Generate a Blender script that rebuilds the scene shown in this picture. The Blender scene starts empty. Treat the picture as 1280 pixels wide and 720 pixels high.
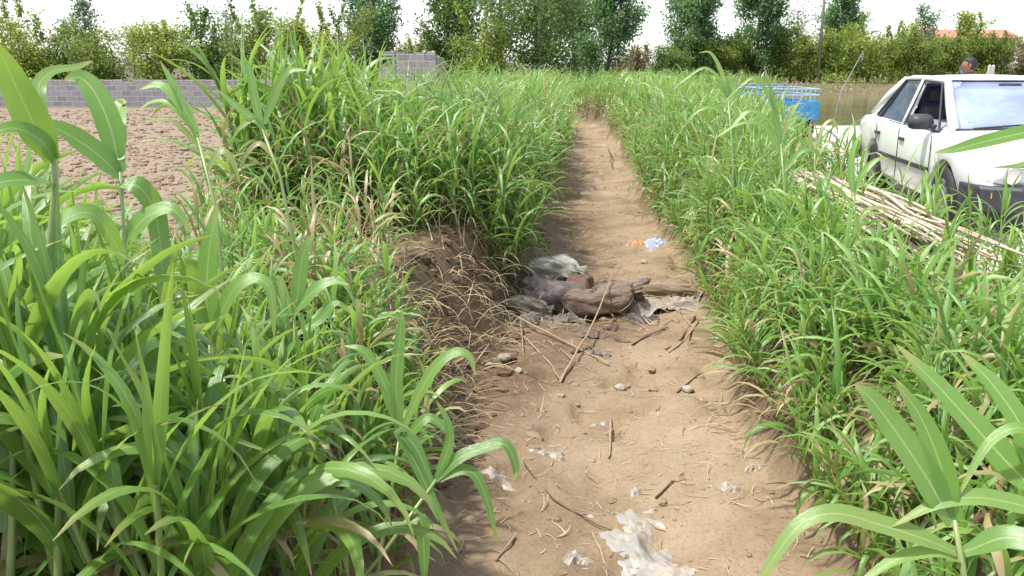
import bpy, bmesh, math, random
import numpy as np
from mathutils import Vector, Matrix
R = math.radians
C = bpy.context.scene.collection
sc = bpy.context.scene

# ------------------------------------------------------------------ camera, sky, sun, exposure
PITCH = R(14.2); CAMZ = 1.6; F = 1108.0 / 1280.0
cam = bpy.data.cameras.new('camera'); camo = bpy.data.objects.new('camera', cam); C.objects.link(camo)
camo.location = (0, 0, CAMZ); camo.rotation_euler = (math.pi/2 - PITCH, 0, 0)
cam.sensor_width = 36; cam.lens = 36 * F; cam.clip_start = 0.05; cam.clip_end = 3000
sc.camera = camo
SUN = Vector((-0.50, -0.22, 1.28)).normalized()
world = bpy.data.worlds.new('World'); sc.world = world; world.use_nodes = True
wn = world.node_tree.nodes; wl = world.node_tree.links
bg = wn['Background']
sky = wn.new('ShaderNodeTexSky'); sky.sky_type = 'NISHITA'; sky.sun_disc = False
sky.sun_elevation = math.asin(SUN.z); sky.sun_rotation = math.atan2(SUN.x, SUN.y)
sky.air_density = 1.0; sky.dust_density = 1.2; sky.ozone_density = 1.0
hsv = wn.new('ShaderNodeHueSaturation'); hsv.inputs['Saturation'].default_value = 0.45
wl.new(sky.outputs[0], hsv.inputs['Color']); wl.new(hsv.outputs[0], bg.inputs['Color'])
bg.inputs['Strength'].default_value = 0.15
sl = bpy.data.lights.new('sun', 'SUN'); sl.energy = 3.0; sl.angle = R(3.0); sl.color = (1.0, 0.96, 0.89)
so = bpy.data.objects.new('sun', sl); C.objects.link(so)
so.rotation_euler = SUN.to_track_quat('Z', 'Y').to_euler(); so.location = (0, 0, 30)
sc.view_settings.view_transform = 'Standard'; sc.view_settings.look = 'None'
sc.view_settings.gamma = 1.0; sc.view_settings.exposure = 1.1
sc.view_settings.use_curve_mapping = False
cy = sc.cycles
cy.max_bounces = 6; cy.diffuse_bounces = 3; cy.glossy_bounces = 3; cy.transmission_bounces = 4
cy.transparent_max_bounces = 6; cy.caustics_reflective = False; cy.caustics_refractive = False
cy.use_denoising = True; cy.sample_clamp_indirect = 4.0

# ------------------------------------------------------------------ helpers
rng = np.random.default_rng(7)
def sst(a, b, x):
    t = np.clip((np.asarray(x, float) - a) / (b - a), 0, 1); return t*t*(3-2*t)
def _hash(ix, iy, s):
    n = (ix*374761393 + iy*668265263 + s*1442695041) & 0xffffffff
    n = ((n ^ (n >> 13)) * 1274126177) & 0xffffffff
    return ((n ^ (n >> 16)) & 0xffff) / 65535.0
def vnoise(x, y, s=0):
    x = np.asarray(x, float); y = np.asarray(y, float)
    ix = np.floor(x).astype(np.int64); iy = np.floor(y).astype(np.int64)
    fx = x-ix; fy = y-iy; fx = fx*fx*(3-2*fx); fy = fy*fy*(3-2*fy)
    a = _hash(ix, iy, s); b = _hash(ix+1, iy, s); c = _hash(ix, iy+1, s); d = _hash(ix+1, iy+1, s)
    return (a*(1-fx)+b*fx)*(1-fy) + (c*(1-fx)+d*fx)*fy
def fbm(x, y, s=0, o=4):
    v = 0; a = .5
    for i in range(o):
        v = v + a*(vnoise(np.asarray(x)*2**i, np.asarray(y)*2**i, s+i*17)-.5); a *= .5
    return v
def at(u, v, t):
    """a point of the place, surveyed: image column/row at 1280x720 and distance along the view axis"""
    x = (u-640)/1108*t; yc = (360-v)/1108*t
    return np.array([x, t*math.cos(PITCH)+yc*math.sin(PITCH), CAMZ - t*math.sin(PITCH)+yc*math.cos(PITCH)])

def tag(o, label=None, cat=None, group=None, kind=None):
    if label: o['label'] = label
    if cat: o['category'] = cat
    if group: o['group'] = group
    if kind: o['kind'] = kind
    return o
def empty(name, loc=(0,0,0), rz=0.0, rot=None):
    o = bpy.data.objects.new(name, None); C.objects.link(o)
    o.location = loc; o.rotation_euler = rot if rot else (0, 0, rz); o.empty_display_size = .1
    return o
def meshobj(name, verts, faces, mat, parent=None, uv=None, col=None, smooth=True, loc=None):
    """verts (n,3); faces (m,k) array or list; uv per vertex; col per vertex rgba"""
    me = bpy.data.meshes.new(name)
    verts = np.asarray(verts, np.float32)
    if isinstance(faces, np.ndarray):
        m, k = faces.shape
        me.vertices.add(len(verts)); me.vertices.foreach_set('co', verts.ravel())
        me.loops.add(m*k); me.loops.foreach_set('vertex_index', faces.astype(np.int32).ravel())
        me.polygons.add(m); me.polygons.foreach_set('loop_start', np.arange(0, m*k, k, dtype=np.int32))
        me.update(calc_edges=True)
    else:
        me.from_pydata([tuple(map(float, p)) for p in verts], [], [tuple(map(int, f)) for f in faces]); me.update()
    li = np.empty(len(me.loops), np.int32); me.loops.foreach_get('vertex_index', li)
    if uv is not None:
        l = me.uv_layers.new(name='UVMap'); l.data.foreach_set('uv', np.asarray(uv, np.float32)[li].ravel())
    if col is not None:
        a = me.color_attributes.new('tint', 'FLOAT_COLOR', 'POINT'); a.data.foreach_set('color', np.asarray(col, np.float32).ravel())
    me.polygons.foreach_set('use_smooth', np.full(len(me.polygons), bool(smooth)))
    me.materials.append(mat)
    o = bpy.data.objects.new(name, me); C.objects.link(o)
    if parent is not None: o.parent = parent
    if loc is not None: o.location = loc
    return o
class MB:
    """collects solids, then links them as one mesh object"""
    def __init__(s): s.v = []; s.f = []; s.n = 0
    def add(s, v, f):
        v = np.asarray(v, float); s.v.append(v); s.f += [tuple(int(i)+s.n for i in q) for q in f]; s.n += len(v); return s
    def box(s, lo, hi, m=None):
        x0, y0, z0 = lo; x1, y1, z1 = hi
        v = np.array([(x0,y0,z0),(x1,y0,z0),(x1,y1,z0),(x0,y1,z0),(x0,y0,z1),(x1,y0,z1),(x1,y1,z1),(x0,y1,z1)], float)
        if m is not None: v = np.array([m @ Vector(p) for p in v])
        return s.add(v, [(0,3,2,1),(4,5,6,7),(0,1,5,4),(1,2,6,5),(2,3,7,6),(3,0,4,7)])
    def hexa(s, v8): return s.add(v8, [(0,3,2,1),(4,5,6,7),(0,1,5,4),(1,2,6,5),(2,3,7,6),(3,0,4,7)])
    def tube(s, pts, r, k=8, cap=True):
        v, f = tubegeo(pts, r, k, cap); return s.add(v, f)
    def beam(s, a, b, w, h=None): return s.tube([a, b], [w/2*1.414]*2, 4)
    def build(s, name, mat, parent=None, smooth=False, bevel=0, loc=None):
        o = meshobj(name, np.concatenate(s.v), s.f, mat, parent, smooth=smooth, loc=loc)
        if bevel:
            b = o.modifiers.new('bevel', 'BEVEL'); b.width = bevel; b.segments = 2; b.limit_method = 'ANGLE'
        return o
def tubegeo(pts, r, k=8, cap=True):
    P = np.asarray(pts, float); n = len(P); r = np.broadcast_to(np.asarray(r, float), (n,))
    T = np.gradient(P, axis=0); T /= np.linalg.norm(T, axis=1, keepdims=True)+1e-9
    ref = np.array([0,0,1.]) if abs(T[:,2]).mean() < .8 else np.array([1.,0,0])
    A = np.cross(T, ref); A /= np.linalg.norm(A, axis=1, keepdims=True)+1e-9; B = np.cross(T, A)
    a = np.arange(k)*2*math.pi/k + math.pi/4
    V = P[:,None]+r[:,None,None]*(np.cos(a)[None,:,None]*A[:,None]+np.sin(a)[None,:,None]*B[:,None])
    f = [(i*k+j, i*k+(j+1)%k, (i+1)*k+(j+1)%k, (i+1)*k+j) for i in range(n-1) for j in range(k)]
    if cap: f += [tuple(range(k))[::-1], tuple((n-1)*k+j for j in range(k))]
    return V.reshape(-1,3), f

# ------------------------------------------------------------------ materials
def newmat(name):
    m = bpy.data.materials.new(name); m.use_nodes = True
    nt = m.node_tree; return m, nt.nodes, nt.links, nt.nodes['Principled BSDF']
def ramp(n, l, src, stops):
    r = n.new('ShaderNodeValToRGB'); e = r.color_ramp.elements
    while len(e) < len(stops): e.new(.5)
    for el, (p, c) in zip(e, stops): el.position = p; el.color = (*c, 1)
    l.new(src, r.inputs[0]); return r.outputs[0]
def noise(n, l, co, scale, detail=5, rough=.6, dist=0):
    t = n.new('ShaderNodeTexNoise'); t.inputs['Scale'].default_value = scale; t.inputs['Detail'].default_value = detail
    t.inputs['Roughness'].default_value = rough; t.inputs['Distortion'].default_value = dist
    if co is not None: l.new(co, t.inputs['Vector'])
    return t.outputs[0]
def math_(n, l, op, a, b=None):
    t = n.new('ShaderNodeMath'); t.operation = op
    for i, v in enumerate((a, b)):
        if v is None: continue
        if isinstance(v, (int, float)): t.inputs[i].default_value = v
        else: l.new(v, t.inputs[i])
    return t.outputs[0]
def mix(n, l, fac, a, b, mode='MIX'):
    t = n.new('ShaderNodeMix'); t.data_type = 'RGBA'; t.blend_type = mode
    for i, v in ((0, fac), (6, a), (7, b)):
        if isinstance(v, (int, float)): t.inputs[i].default_value = v
        elif isinstance(v, tuple): t.inputs[i].default_value = (*v, 1)
        else: l.new(v, t.inputs[i])
    return t.outputs[2]
def bump(n, l, p, h, strength=.5, dist=.02):
    b = n.new('ShaderNodeBump'); b.inputs['Strength'].default_value = strength; b.inputs['Distance'].default_value = dist
    l.new(h, b.inputs['Height']); l.new(b.outputs[0], p.inputs['Normal'])
def coords(n, which='Object'):
    return n.new('ShaderNodeTexCoord').outputs[which]

def simple(name, col, rough=.6, metal=0, var=.25, scale=8, spec=.5, bmp=0, dirt=None, dirt_amt=.5):
    m, n, l, p = newmat(name); co = coords(n)
    f = noise(n, l, co, scale, 6)
    c = ramp(n, l, f, [(.3, tuple(x*(1-var) for x in col)), (.7, tuple(min(1, x*(1+var)) for x in col))])
    if dirt:
        d = ramp(n, l, noise(n, l, co, scale*.5, 8, .7), [(.45, (0,0,0)), (.7, (dirt_amt,)*3)])
        c = mix(n, l, d, c, dirt)
    l.new(c, p.inputs['Base Color']); p.inputs['Roughness'].default_value = rough
    p.inputs['Metallic'].default_value = metal; p.inputs['Specular IOR Level'].default_value = spec
    if bmp: bump(n, l, p, noise(n, l, co, scale*4, 5), bmp, .01)
    return m

def leafmat(name, dark, light, pale, dry=(.42,.32,.17), trans=(.30,.50,.05), tw=.34, rough=.38, objrand=True, midrib=True):
    """grass-family blade: parallel veins, pale midrib, dry leaves by attribute"""
    m, n, l, p = newmat(name)
    uv = n.new('ShaderNodeUVMap'); sx = n.new('ShaderNodeSeparateXYZ'); l.new(uv.outputs[0], sx.inputs[0])
    at_ = n.new('ShaderNodeVertexColor'); at_.layer_name = 'tint'; sc_ = n.new('ShaderNodeSeparateColor'); l.new(at_.outputs[0], sc_.inputs[0])
    oi = n.new('ShaderNodeObjectInfo')
    rnd = sc_.outputs[0]
    if objrand: rnd = math_(n, l, 'ADD', math_(n, l, 'MULTIPLY', rnd, .75), math_(n, l, 'MULTIPLY', oi.outputs['Random'], .25))
    base = ramp(n, l, rnd, [(0., dark), (.55, light), (1., pale)])
    mp = n.new('ShaderNodeMapping'); l.new(uv.outputs[0], mp.inputs[0]); mp.inputs['Scale'].default_value = (14, 2.0, 1)
    st = noise(n, l, mp.outputs[0], 2.2, 3)
    base = mix(n, l, math_(n, l, 'MULTIPLY', st, .45), base, tuple(x*1.55 for x in light))
    if midrib:
        d = math_(n, l, 'ABSOLUTE', math_(n, l, 'SUBTRACT', sx.outputs[0], .5))
        r_ = ramp(n, l, d, [(.0, (.75,.75,.75)), (.055, (.0,.0,.0))])
        base = mix(n, l, r_, base, (.42,.52,.22))
    # brown flecks and dust
    co = coords(n); fl = ramp(n, l, noise(n, l, co, 26, 3, .6), [(.66, (0,0,0)), (.72, (.8,.8,.8))]); base = mix(n, l, math_(n, l, 'MULTIPLY', fl, .55), base, (.20,.13,.06))
    du = ramp(n, l, noise(n, l, co, 5, 5, .6), [(.42, (0,0,0)), (.75, (.45,.45,.45))]); base = mix(n, l, math_(n, l, 'MULTIPLY', du, .30), base, (.30,.33,.20))
    # tips and edges yellow a little, old leaves turn straw
    tip = ramp(n, l, sx.outputs[1], [(.80, (0,0,0)), (1., (.9,.9,.9))])
    base = mix(n, l, tip, base, (.34,.30,.10))
    base = mix(n, l, sc_.outputs[1], base, dry)
    l.new(base, p.inputs['Base Color']); p.inputs['Roughness'].default_value = rough; p.inputs['Specular IOR Level'].default_value = .75
    tr = n.new('ShaderNodeBsdfTranslucent')
    tcol = mix(n, l, sc_.outputs[1], mix(n, l, rnd, tuple(x*.75 for x in trans), trans), tuple(x*.8 for x in dry))
    l.new(tcol, tr.inputs['Color'])
    ms = n.new('ShaderNodeMixShader'); ms.inputs[0].default_value = tw
    l.new(p.outputs[0], ms.inputs[1]); l.new(tr.outputs[0], ms.inputs[2])
    l.new(ms.outputs[0], n['Material Output'].inputs[0])
    h = noise(n, l, mp.outputs[0], 3.0, 2)
    bump(n, l, p, h, .25, .004)
    return m
def crownmat(name, dark, light, trans, tw=.35, rough=.55):
    m, n, l, p = newmat(name)
    at_ = n.new('ShaderNodeVertexColor'); at_.layer_name = 'tint'; s_ = n.new('ShaderNodeSeparateColor'); l.new(at_.outputs[0], s_.inputs[0])
    base = ramp(n, l, s_.outputs[0], [(0., dark), (1., light)])
    l.new(base, p.inputs['Base Color']); p.inputs['Roughness'].default_value = rough; p.inputs['Specular IOR Level'].default_value = .4
    tr = n.new('ShaderNodeBsdfTranslucent'); l.new(mix(n, l, s_.outputs[0], tuple(x*.7 for x in trans), trans), tr.inputs['Color'])
    ms = n.new('ShaderNodeMixShader'); ms.inputs[0].default_value = tw
    l.new(p.outputs[0], ms.inputs[1]); l.new(tr.outputs[0], ms.inputs[2]); l.new(ms.outputs[0], n['Material Output'].inputs[0])
    return m

def groundmat():
    m, n, l, p = newmat('soil'); co = coords(n)
    at_ = n.new('ShaderNodeVertexColor'); at_.layer_name = 'tint'; s_ = n.new('ShaderNodeSeparateColor'); l.new(at_.outputs[0], s_.inputs[0])
    n1 = noise(n, l, co, 1.3, 8, .65); n2 = noise(n, l, co, 9, 7, .7); n3 = noise(n, l, co, 45, 4, .6)
    path = ramp(n, l, n1, [(.34, (.150,.104,.062)), (.49, (.270,.197,.125)), (.72, (.365,.285,.200))])
    path = mix(n, l, math_(n, l, 'MULTIPLY', n2, .5), path, (.24,.172,.110))
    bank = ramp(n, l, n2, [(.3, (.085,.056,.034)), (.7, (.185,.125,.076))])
    field = ramp(n, l, n2, [(.3, (.17,.122,.082)), (.55, (.255,.193,.138)), (.75, (.32,.255,.19))])
    far = ramp(n, l, n1, [(.3, (.105,.080,.050)), (.5, (.16,.122,.080)), (.60, (.115,.115,.045)), (.75, (.085,.115,.03))])
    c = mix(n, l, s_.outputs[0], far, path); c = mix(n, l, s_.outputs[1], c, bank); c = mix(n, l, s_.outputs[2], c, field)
    spk = ramp(n, l, n3, [(.36, (.62,.62,.62)), (.5, (1,1,1)), (.66, (1.0,1.0,1.0))])
    c = mix(n, l, .55, c, spk, 'MULTIPLY')
    vo = n.new('ShaderNodeTexVoronoi'); vo.inputs['Scale'].default_value = 3.1; l.new(co, vo.inputs['Vector'])
    l.new(c, p.inputs['Base Color']); p.inputs['Roughness'].default_value = .88; p.inputs['Specular IOR Level'].default_value = .25
    hh = math_(n, l, 'ADD', math_(n, l, 'MULTIPLY', n2, 1.0), math_(n, l, 'MULTIPLY', n3, .35))
    bump(n, l, p, hh, .6, .03)
    return m
def blockmat(name, bw=.42, bh=.21, mortar=(.40,.39,.39)):
    m, n, l, p = newmat(name); co = coords(n)
    sx = n.new('ShaderNodeSeparateXYZ'); l.new(co, sx.inputs[0])
    cb = n.new('ShaderNodeCombineXYZ'); l.new(math_(n, l, 'ADD', sx.outputs[0], sx.outputs[1]), cb.inputs[0]); l.new(sx.outputs[2], cb.inputs[1])
    b = n.new('ShaderNodeTexBrick'); l.new(cb.outputs[0], b.inputs['Vector']); b.inputs['Scale'].default_value = 1
    b.inputs['Brick Width'].default_value = bw; b.inputs['Row Height'].default_value = bh; b.inputs['Mortar Size'].default_value = .014
    b.inputs['Color1'].default_value = (.19,.18,.20,1); b.inputs['Color2'].default_value = (.27,.26,.28,1); b.inputs['Mortar'].default_value = (*mortar, 1)
    nz = noise(n, l, co, 2.5, 8, .7)
    c = mix(n, l, ramp(n, l, nz, [(.42, (0,0,0)), (.68, (.75,.75,.75))]), b.outputs[0], (.30,.275,.25))
    l.new(c, p.inputs['Base Color']); p.inputs['Roughness'].default_value = .95
    h = math_(n, l, 'SUBTRACT', noise(n, l, co, 30, 4), math_(n, l, 'MULTIPLY', b.outputs['Fac'], 1.5))
    bump(n, l, p, h, .6, .02)
    return m
def concretemat():
    m, n, l, p = newmat('concrete'); co = coords(n)
    c = ramp(n, l, noise(n, l, co, 1.1, 9, .7), [(.3, (.47,.44,.40)), (.6, (.62,.60,.57)), (.8, (.68,.67,.64))])
    s = ramp(n, l, noise(n, l, co, 14, 6, .7), [(.35, (.75,.72,.68)), (.5, (1,1,1))])
    c = mix(n, l, .6, c, s, 'MULTIPLY')
    l.new(c, p.inputs['Base Color']); p.inputs['Roughness'].default_value = .9; bump(n, l, p, noise(n, l, co, 50, 4), .3, .005)
    return m
def watermat():
    m, n, l, p = newmat('pond_water'); co = coords(n)
    c = ramp(n, l, noise(n, l, co, .25, 5), [(.35, (.115,.098,.060)), (.65, (.19,.155,.10))])
    l.new(c, p.inputs['Base Color']); p.inputs['Roughness'].default_value = .08; p.inputs['IOR'].default_value = 1.33
    mp = n.new('ShaderNodeMapping'); mp.inputs['Scale'].default_value = (.5, 1.6, 1); l.new(co, mp.inputs[0])
    bump(n, l, p, noise(n, l, mp.outputs[0], 3.0, 4), .12, .04)
    return m
def barkmat(name, a, b):
    m, n, l, p = newmat(name); co = coords(n)
    mp = n.new('ShaderNodeMapping'); mp.inputs['Scale'].default_value = (6, 6, 1); l.new(co, mp.inputs[0])
    f = noise(n, l, mp.outputs[0], 3, 6); l.new(ramp(n, l, f, [(.3, a), (.7, b)]), p.inputs['Base Color'])
    p.inputs['Roughness'].default_value = .9; bump(n, l, p, f, .6, .03); return m
def paintmat(name, col, dirt=(.45,.40,.33), rough=.22):
    m, n, l, p = newmat(name); co = coords(n)
    sx = n.new('ShaderNodeSeparateXYZ'); l.new(co, sx.inputs[0])
    low = ramp(n, l, sx.outputs[2], [(.22, (.7,.7,.7)), (.55, (.06,.06,.06)), (1., (.02,.02,.02))])
    f = mix(n, l, .5, low, noise(n, l, co, 5, 8, .7), 'MULTIPLY')
    l.new(mix(n, l, f, col, dirt), p.inputs['Base Color']); p.inputs['Roughness'].default_value = rough
    p.inputs['Coat Weight'].default_value = .5; p.inputs['Coat Roughness'].default_value = .08
    return m
def glassmat(name, tint, refl=(.75,.80,.95), base=.42, rough=.03, sky_veil=0):
    m, n, l, p = newmat(name)
    p.inputs['Base Color'].default_value = (.05,.06,.075,1); p.inputs['Roughness'].default_value = rough
    tb = n.new('ShaderNodeBsdfTransparent'); tb.inputs[0].default_value = (*tint, 1)
    gl = n.new('ShaderNodeBsdfGlossy'); gl.inputs[0].default_value = (*refl, 1); gl.inputs['Roughness'].default_value = rough
    fr = n.new('ShaderNodeFresnel'); fr.inputs[0].default_value = 1.5
    f = math_(n, l, 'ADD', fr.outputs[0], base)
    ms = n.new('ShaderNodeMixShader'); l.new(f, ms.inputs[0]); l.new(tb.outputs[0], ms.inputs[1]); l.new(gl.outputs[0], ms.inputs[2])
    if sky_veil:
        df = n.new('ShaderNodeBsdfDiffuse'); df.inputs[0].default_value = (.46,.55,.78,1); m2 = n.new('ShaderNodeMixShader')  # patchy bluish diffuse layer paints the sky's reflection onto the panes
        l.new(math_(n, l, 'MULTIPLY', noise(n, l, coords(n), 3, 5, .6), sky_veil), m2.inputs[0]); l.new(ms.outputs[0], m2.inputs[1]); l.new(df.outputs[0], m2.inputs[2]); ms = m2
    l.new(ms.outputs[0], n['Material Output'].inputs[0]); return m

M = {}
M['soil'] = groundmat(); M['block'] = blockmat('grey_blockwork'); M['concrete'] = concretemat(); M['water'] = watermat()
M['maize'] = leafmat('broad_leaf', (.036,.112,.028), (.105,.230,.040), (.235,.355,.10), rough=.32, trans=(.42,.65,.10), tw=.40)
M['grass'] = leafmat('fodder_grass_leaf', (.040,.120,.026), (.115,.250,.042), (.28,.41,.12), midrib=False, trans=(.42,.65,.12), tw=.38)
M['stem'] = leafmat('green_stalk', (.08,.14,.03), (.15,.23,.06), (.22,.28,.10), tw=.05, midrib=False)
M['straw'] = leafmat('straw', (.22,.155,.085), (.36,.27,.155), (.50,.41,.26), dry=(.42,.31,.18), trans=(.4,.3,.15), tw=.15, rough=.7, midrib=False)
M['cane'] = leafmat('cut_cane', (.28,.21,.15), (.42,.34,.26), (.54,.46,.38), dry=(.30,.21,.13), trans=(.4,.3,.2), tw=.02, rough=.6, midrib=False)
M['bark'] = barkmat('brown_bark', (.07,.05,.035), (.18,.14,.10)); M['greybark'] = barkmat('grey_bark', (.14,.13,.11), (.28,.26,.22))
M['poplar'] = crownmat('poplar_leaves', (.060,.140,.055), (.16,.29,.11), (.30,.52,.18))
M['poplar_pale'] = crownmat('pale_poplar_leaves', (.07,.13,.08), (.16,.24,.15), (.25,.38,.18))
M['bushleaf'] = crownmat('olive_leaves', (.075,.14,.028), (.22,.29,.06), (.44,.54,.10))
M['darkleaf'] = crownmat('dark_leaves', (.045,.105,.028), (.13,.215,.052), (.28,.44,.09))
M['limeleaf'] = crownmat('lime_leaves', (.10,.17,.026), (.28,.36,.065), (.54,.64,.11))
M['dryleaf'] = crownmat('dry_brush_leaves', (.10,.09,.04), (.30,.25,.13), (.30,.26,.10))
M['white'] = paintmat('white_car_paint', (.80,.80,.79)); M['black'] = simple('black_rubber', (.02,.02,.02), .75, scale=20)
M['trim'] = simple('dark_plastic_trim', (.035,.037,.045), .5, scale=20); M['steel'] = simple('worn_steel', (.45,.45,.46), .35, .9, scale=12)
M['glass'] = glassmat('windscreen_glass', (.50,.58,.72), (.80,.85,1.0), .50, sky_veil=.75); M['sideglass'] = glassmat('side_glass', (.35,.38,.40), (.7,.72,.75), .22, sky_veil=.30)
M['lamp'] = glassmat('lamp_glass', (.8,.8,.8), (.9,.9,.9), .25, .08); M['chrome'] = simple('chrome', (.75,.75,.75), .12, 1, .05)
M['seat'] = simple('dark_seat_fabric', (.05,.05,.06), .9, scale=30); M['sticker'] = simple('cyan_sticker', (.25,.62,.66), .5, var=.1)
M['plate'] = simple('blue_plate', (.02,.07,.35), .4, var=.1); M['platewhite'] = simple('plate_white', (.8,.8,.8), .4, var=.05)
M['blue'] = simple('bright_blue_paint', (.025,.20,.40), .4, var=.15, dirt=(.25,.22,.18), dirt_amt=.25)
M['bluegrey'] = simple('faded_blue_paint', (.10,.15,.26), .5, var=.2, dirt=(.30,.27,.22), dirt_amt=.5)
M['pale'] = simple('pale_blue_rail', (.26,.38,.52), .45, var=.15)

# ------------------------------------------------------------------ terrain
def ditch_c(y):
    y = np.asarray(y, float)
    return .5 + .08*(y-3.5) + .07*np.sin(y*.8+.5) + .04*np.sin(y*2.1) - .07*np.clip(y-30, 0, 13)**2
def ditch_w(y): return np.interp(y, [3, 8, 15, 28, 60], [.98, .95, .84, .72, .7])
def road_x(y): return 3.75 + .085*(np.asarray(y, float)-8)
def ditch_f(x, y):
    """0 on the bed, 1 up on the banks"""
    d = x - ditch_c(y); w = ditch_w(y) + .12*fbm(np.asarray(y)*1.3, np.sign(d)*5, 3, 3)
    soft = .22 + .28*np.exp(-((np.asarray(y)-6.3)/1.5)**2)
    fr = sst(w-.1, w+.28, d); fl = sst(w-.12, w+soft, -d)
    return np.maximum(fr, fl), d, w
def H(x, y, detail=True):
    x = np.asarray(x, float); y = np.asarray(y, float)
    f, d, w = ditch_f(x, y)
    D = .6*sst(1.2, 2.6, y)*(1-sst(46, 58, y))
    land = .24*np.exp(-((-d-w-.8)/.75)**2) + .10*np.exp(-((d-w-.6)/.5)**2) - .10*sst(3.4, 5.0, -d)*(1-sst(30, 60, -d))
    z = land*f - D*(1-f)
    pm = sst(7.0, 9.0, x-.3*(y-24)) * sst(23.4, 25.4, y)*(1-sst(60, 70, y))*(1-sst(60, 75, x))
    z = z - 1.0*pm + .25*sst(64, 74, y)*sst(5, 12, x)
    if detail:
        fieldm = sst(3.2, 4.4, -d)*(1-sst(34, 36, y))
        z = z + (1-f)*(.09*fbm(x*2.2, y*2.2, 1, 4) + .05*fbm(x*9, y*9, 2, 3) - .05*np.exp(-(d/.45)**2))
        z = z + f*(1-fieldm)*(.06*fbm(x*3, y*3, 5, 4)) + .065*fieldm*fbm(x*4.4, y*4.4, 8, 4)
        z = z + .16*f*(1-f)*4*fbm(x*5, y*5, 9, 4)
        # trodden hollows along the bed
        hol = vnoise(x*4.2, y*3.1, 21); z = z - (1-f)*.085*sst(.66, .9, hol)
    return z
def axis(a, b, fine_lo, fine_hi, step, grow):
    v = list(np.arange(fine_lo, fine_hi, step)); s = step
    while v[-1] < b: s *= grow; v.append(v[-1]+s)
    lo = [fine_lo]; s = step
    while lo[-1] > a: s *= grow; lo.append(lo[-1]-s)
    return np.array(lo[:0:-1]+v)
gx = axis(-900, 900, -4.5, 4.6, .045, 1.09); gy = axis(-60, 1800, 2.4, 13.0, .045, 1.022)
X, Y = np.meshgrid(gx, gy); Z = H(X, Y)
far = np.maximum(np.abs(X)-40, Y-60); Z = np.where(far > 0, Z*np.exp(-np.clip(far, 0, 500)/30), Z)
nx, ny = len(gx), len(gy); idx = np.arange(nx*ny).reshape(ny, nx)
fq = np.stack([idx[:-1,:-1], idx[:-1,1:], idx[1:,1:], idx[1:,:-1]], -1).reshape(-1, 4)
f_, d_, w_ = ditch_f(X, Y)
inY = sst(.8, 2.2, Y)*(1-sst(50, 60, Y))
pathm = (1-f_)*inY
earthy = (np.exp(-((d_+.60)/.45)**2)*np.exp(-((Y-6.8)/1.7)**2)+.8*np.exp(-((d_+.1)/.6)**2)*np.exp(-((Y-7.7)/.6)**2)+.6*np.exp(-((d_+.2)/.5)**2)*np.exp(-((Y-12.5)/2.2)**2))*1.35*sst(-.30, .12, fbm(X*2, Y*2, 31, 4)+.14)   # darker earth along the left of the bed, round the sacks and farther on
bankm = np.clip(np.clip(f_*4*(1-f_), 0, 1)*.8 + sst(.4, 1, f_)*(d_ < w_+3)*(-d_ < w_+2.6)*.85 + earthy, 0, .92)*inY
fieldm = sst(3.2, 4.4, -d_)*(1-sst(34.5, 37, Y))*(Y > 2)
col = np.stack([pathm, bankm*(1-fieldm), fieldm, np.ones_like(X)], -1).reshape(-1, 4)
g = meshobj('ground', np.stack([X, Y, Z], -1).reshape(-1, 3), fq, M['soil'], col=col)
tag(g, 'bare brown earth with a trodden ditch bed and tilled field', 'ground', kind='structure')

def slab(name, poly, z, h, mat, step=None):
    m = bmesh.new(); vs = [m.verts.new((x, y, z)) for x, y in poly]; m.faces.new(vs)
    r = bmesh.ops.extrude_face_region(m, geom=m.faces[:]); bmesh.ops.translate(m, vec=(0,0,-h), verts=[v for v in r['geom'] if isinstance(v, bmesh.types.BMVert)])
    bmesh.ops.recalc_face_normals(m, faces=m.faces[:])
    me = bpy.data.meshes.new(name); m.to_mesh(me); m.free(); me.materials.append(mat)
    o = bpy.data.objects.new(name, me); C.objects.link(o); return o
yy = np.linspace(1.5, 23.2, 30)
edge = [(float(road_x(y)) + .05*math.sin(y*2.3)+.04*math.sin(y*5.1), float(y)) for y in yy]
road = slab('road', edge + [(16, 23.4), (24, 23.0), (26, 1.5)], .045, .2, M['concrete'])
tag(road, 'pale concrete yard and road beside the parked white car', 'road', kind='structure')
wx = np.linspace(4, 80, 40); wy = np.linspace(22, 72, 30); WX, WY = np.meshgrid(wx, wy)
ii = np.arange(40*30).reshape(30, 40); wf = np.stack([ii[:-1,:-1], ii[:-1,1:], ii[1:,1:], ii[1:,:-1]], -1).reshape(-1, 4)
wt = meshobj('pond_water', np.stack([WX, WY, np.full_like(WX, -.50)], -1).reshape(-1, 3), wf, M['water'])
tag(wt, 'still brown pond water behind the white road', 'water', kind='structure')

# ------------------------------------------------------------------ block walls and far houses
def block_wall(name, p0, p1, h, th, label, parent=None):
    p0 = Vector(p0); p1 = Vector(p1); d = p1-p0; L = d.length
    root = empty(name, p0, math.atan2(d.y, d.x)); tag(root, label, 'wall')
    random.seed(3); m = MB(); x = 0; n = 10
    m.box((0, -th/2, -.3), (L, th/2, h)); m.build('blockwork', M['block'], root, bevel=.008)
    m = MB()
    x = 0
    while x < L-.5:
        w = .41
        if random.random() < .78: m.box((x+.004, -th/2+.006, h+.002), (x+w, th/2-.006, h+.09+random.uniform(-.012, .012)))
        x += .42
    m.build('top_course', M['block'], root, bevel=.006)
    return root
block_wall('block_wall', (-46, 38.5, -.1), (-6.3, 36.6, -.1), .98, .22, 'long low grey block wall along the far edge of the tilled field')
hut = empty('block_hut', (-4.30, 29.6, .0), R(-6)); tag(hut, 'roofless grey block hut rising behind the tall grass', 'hut')
bw = MB()
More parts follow.
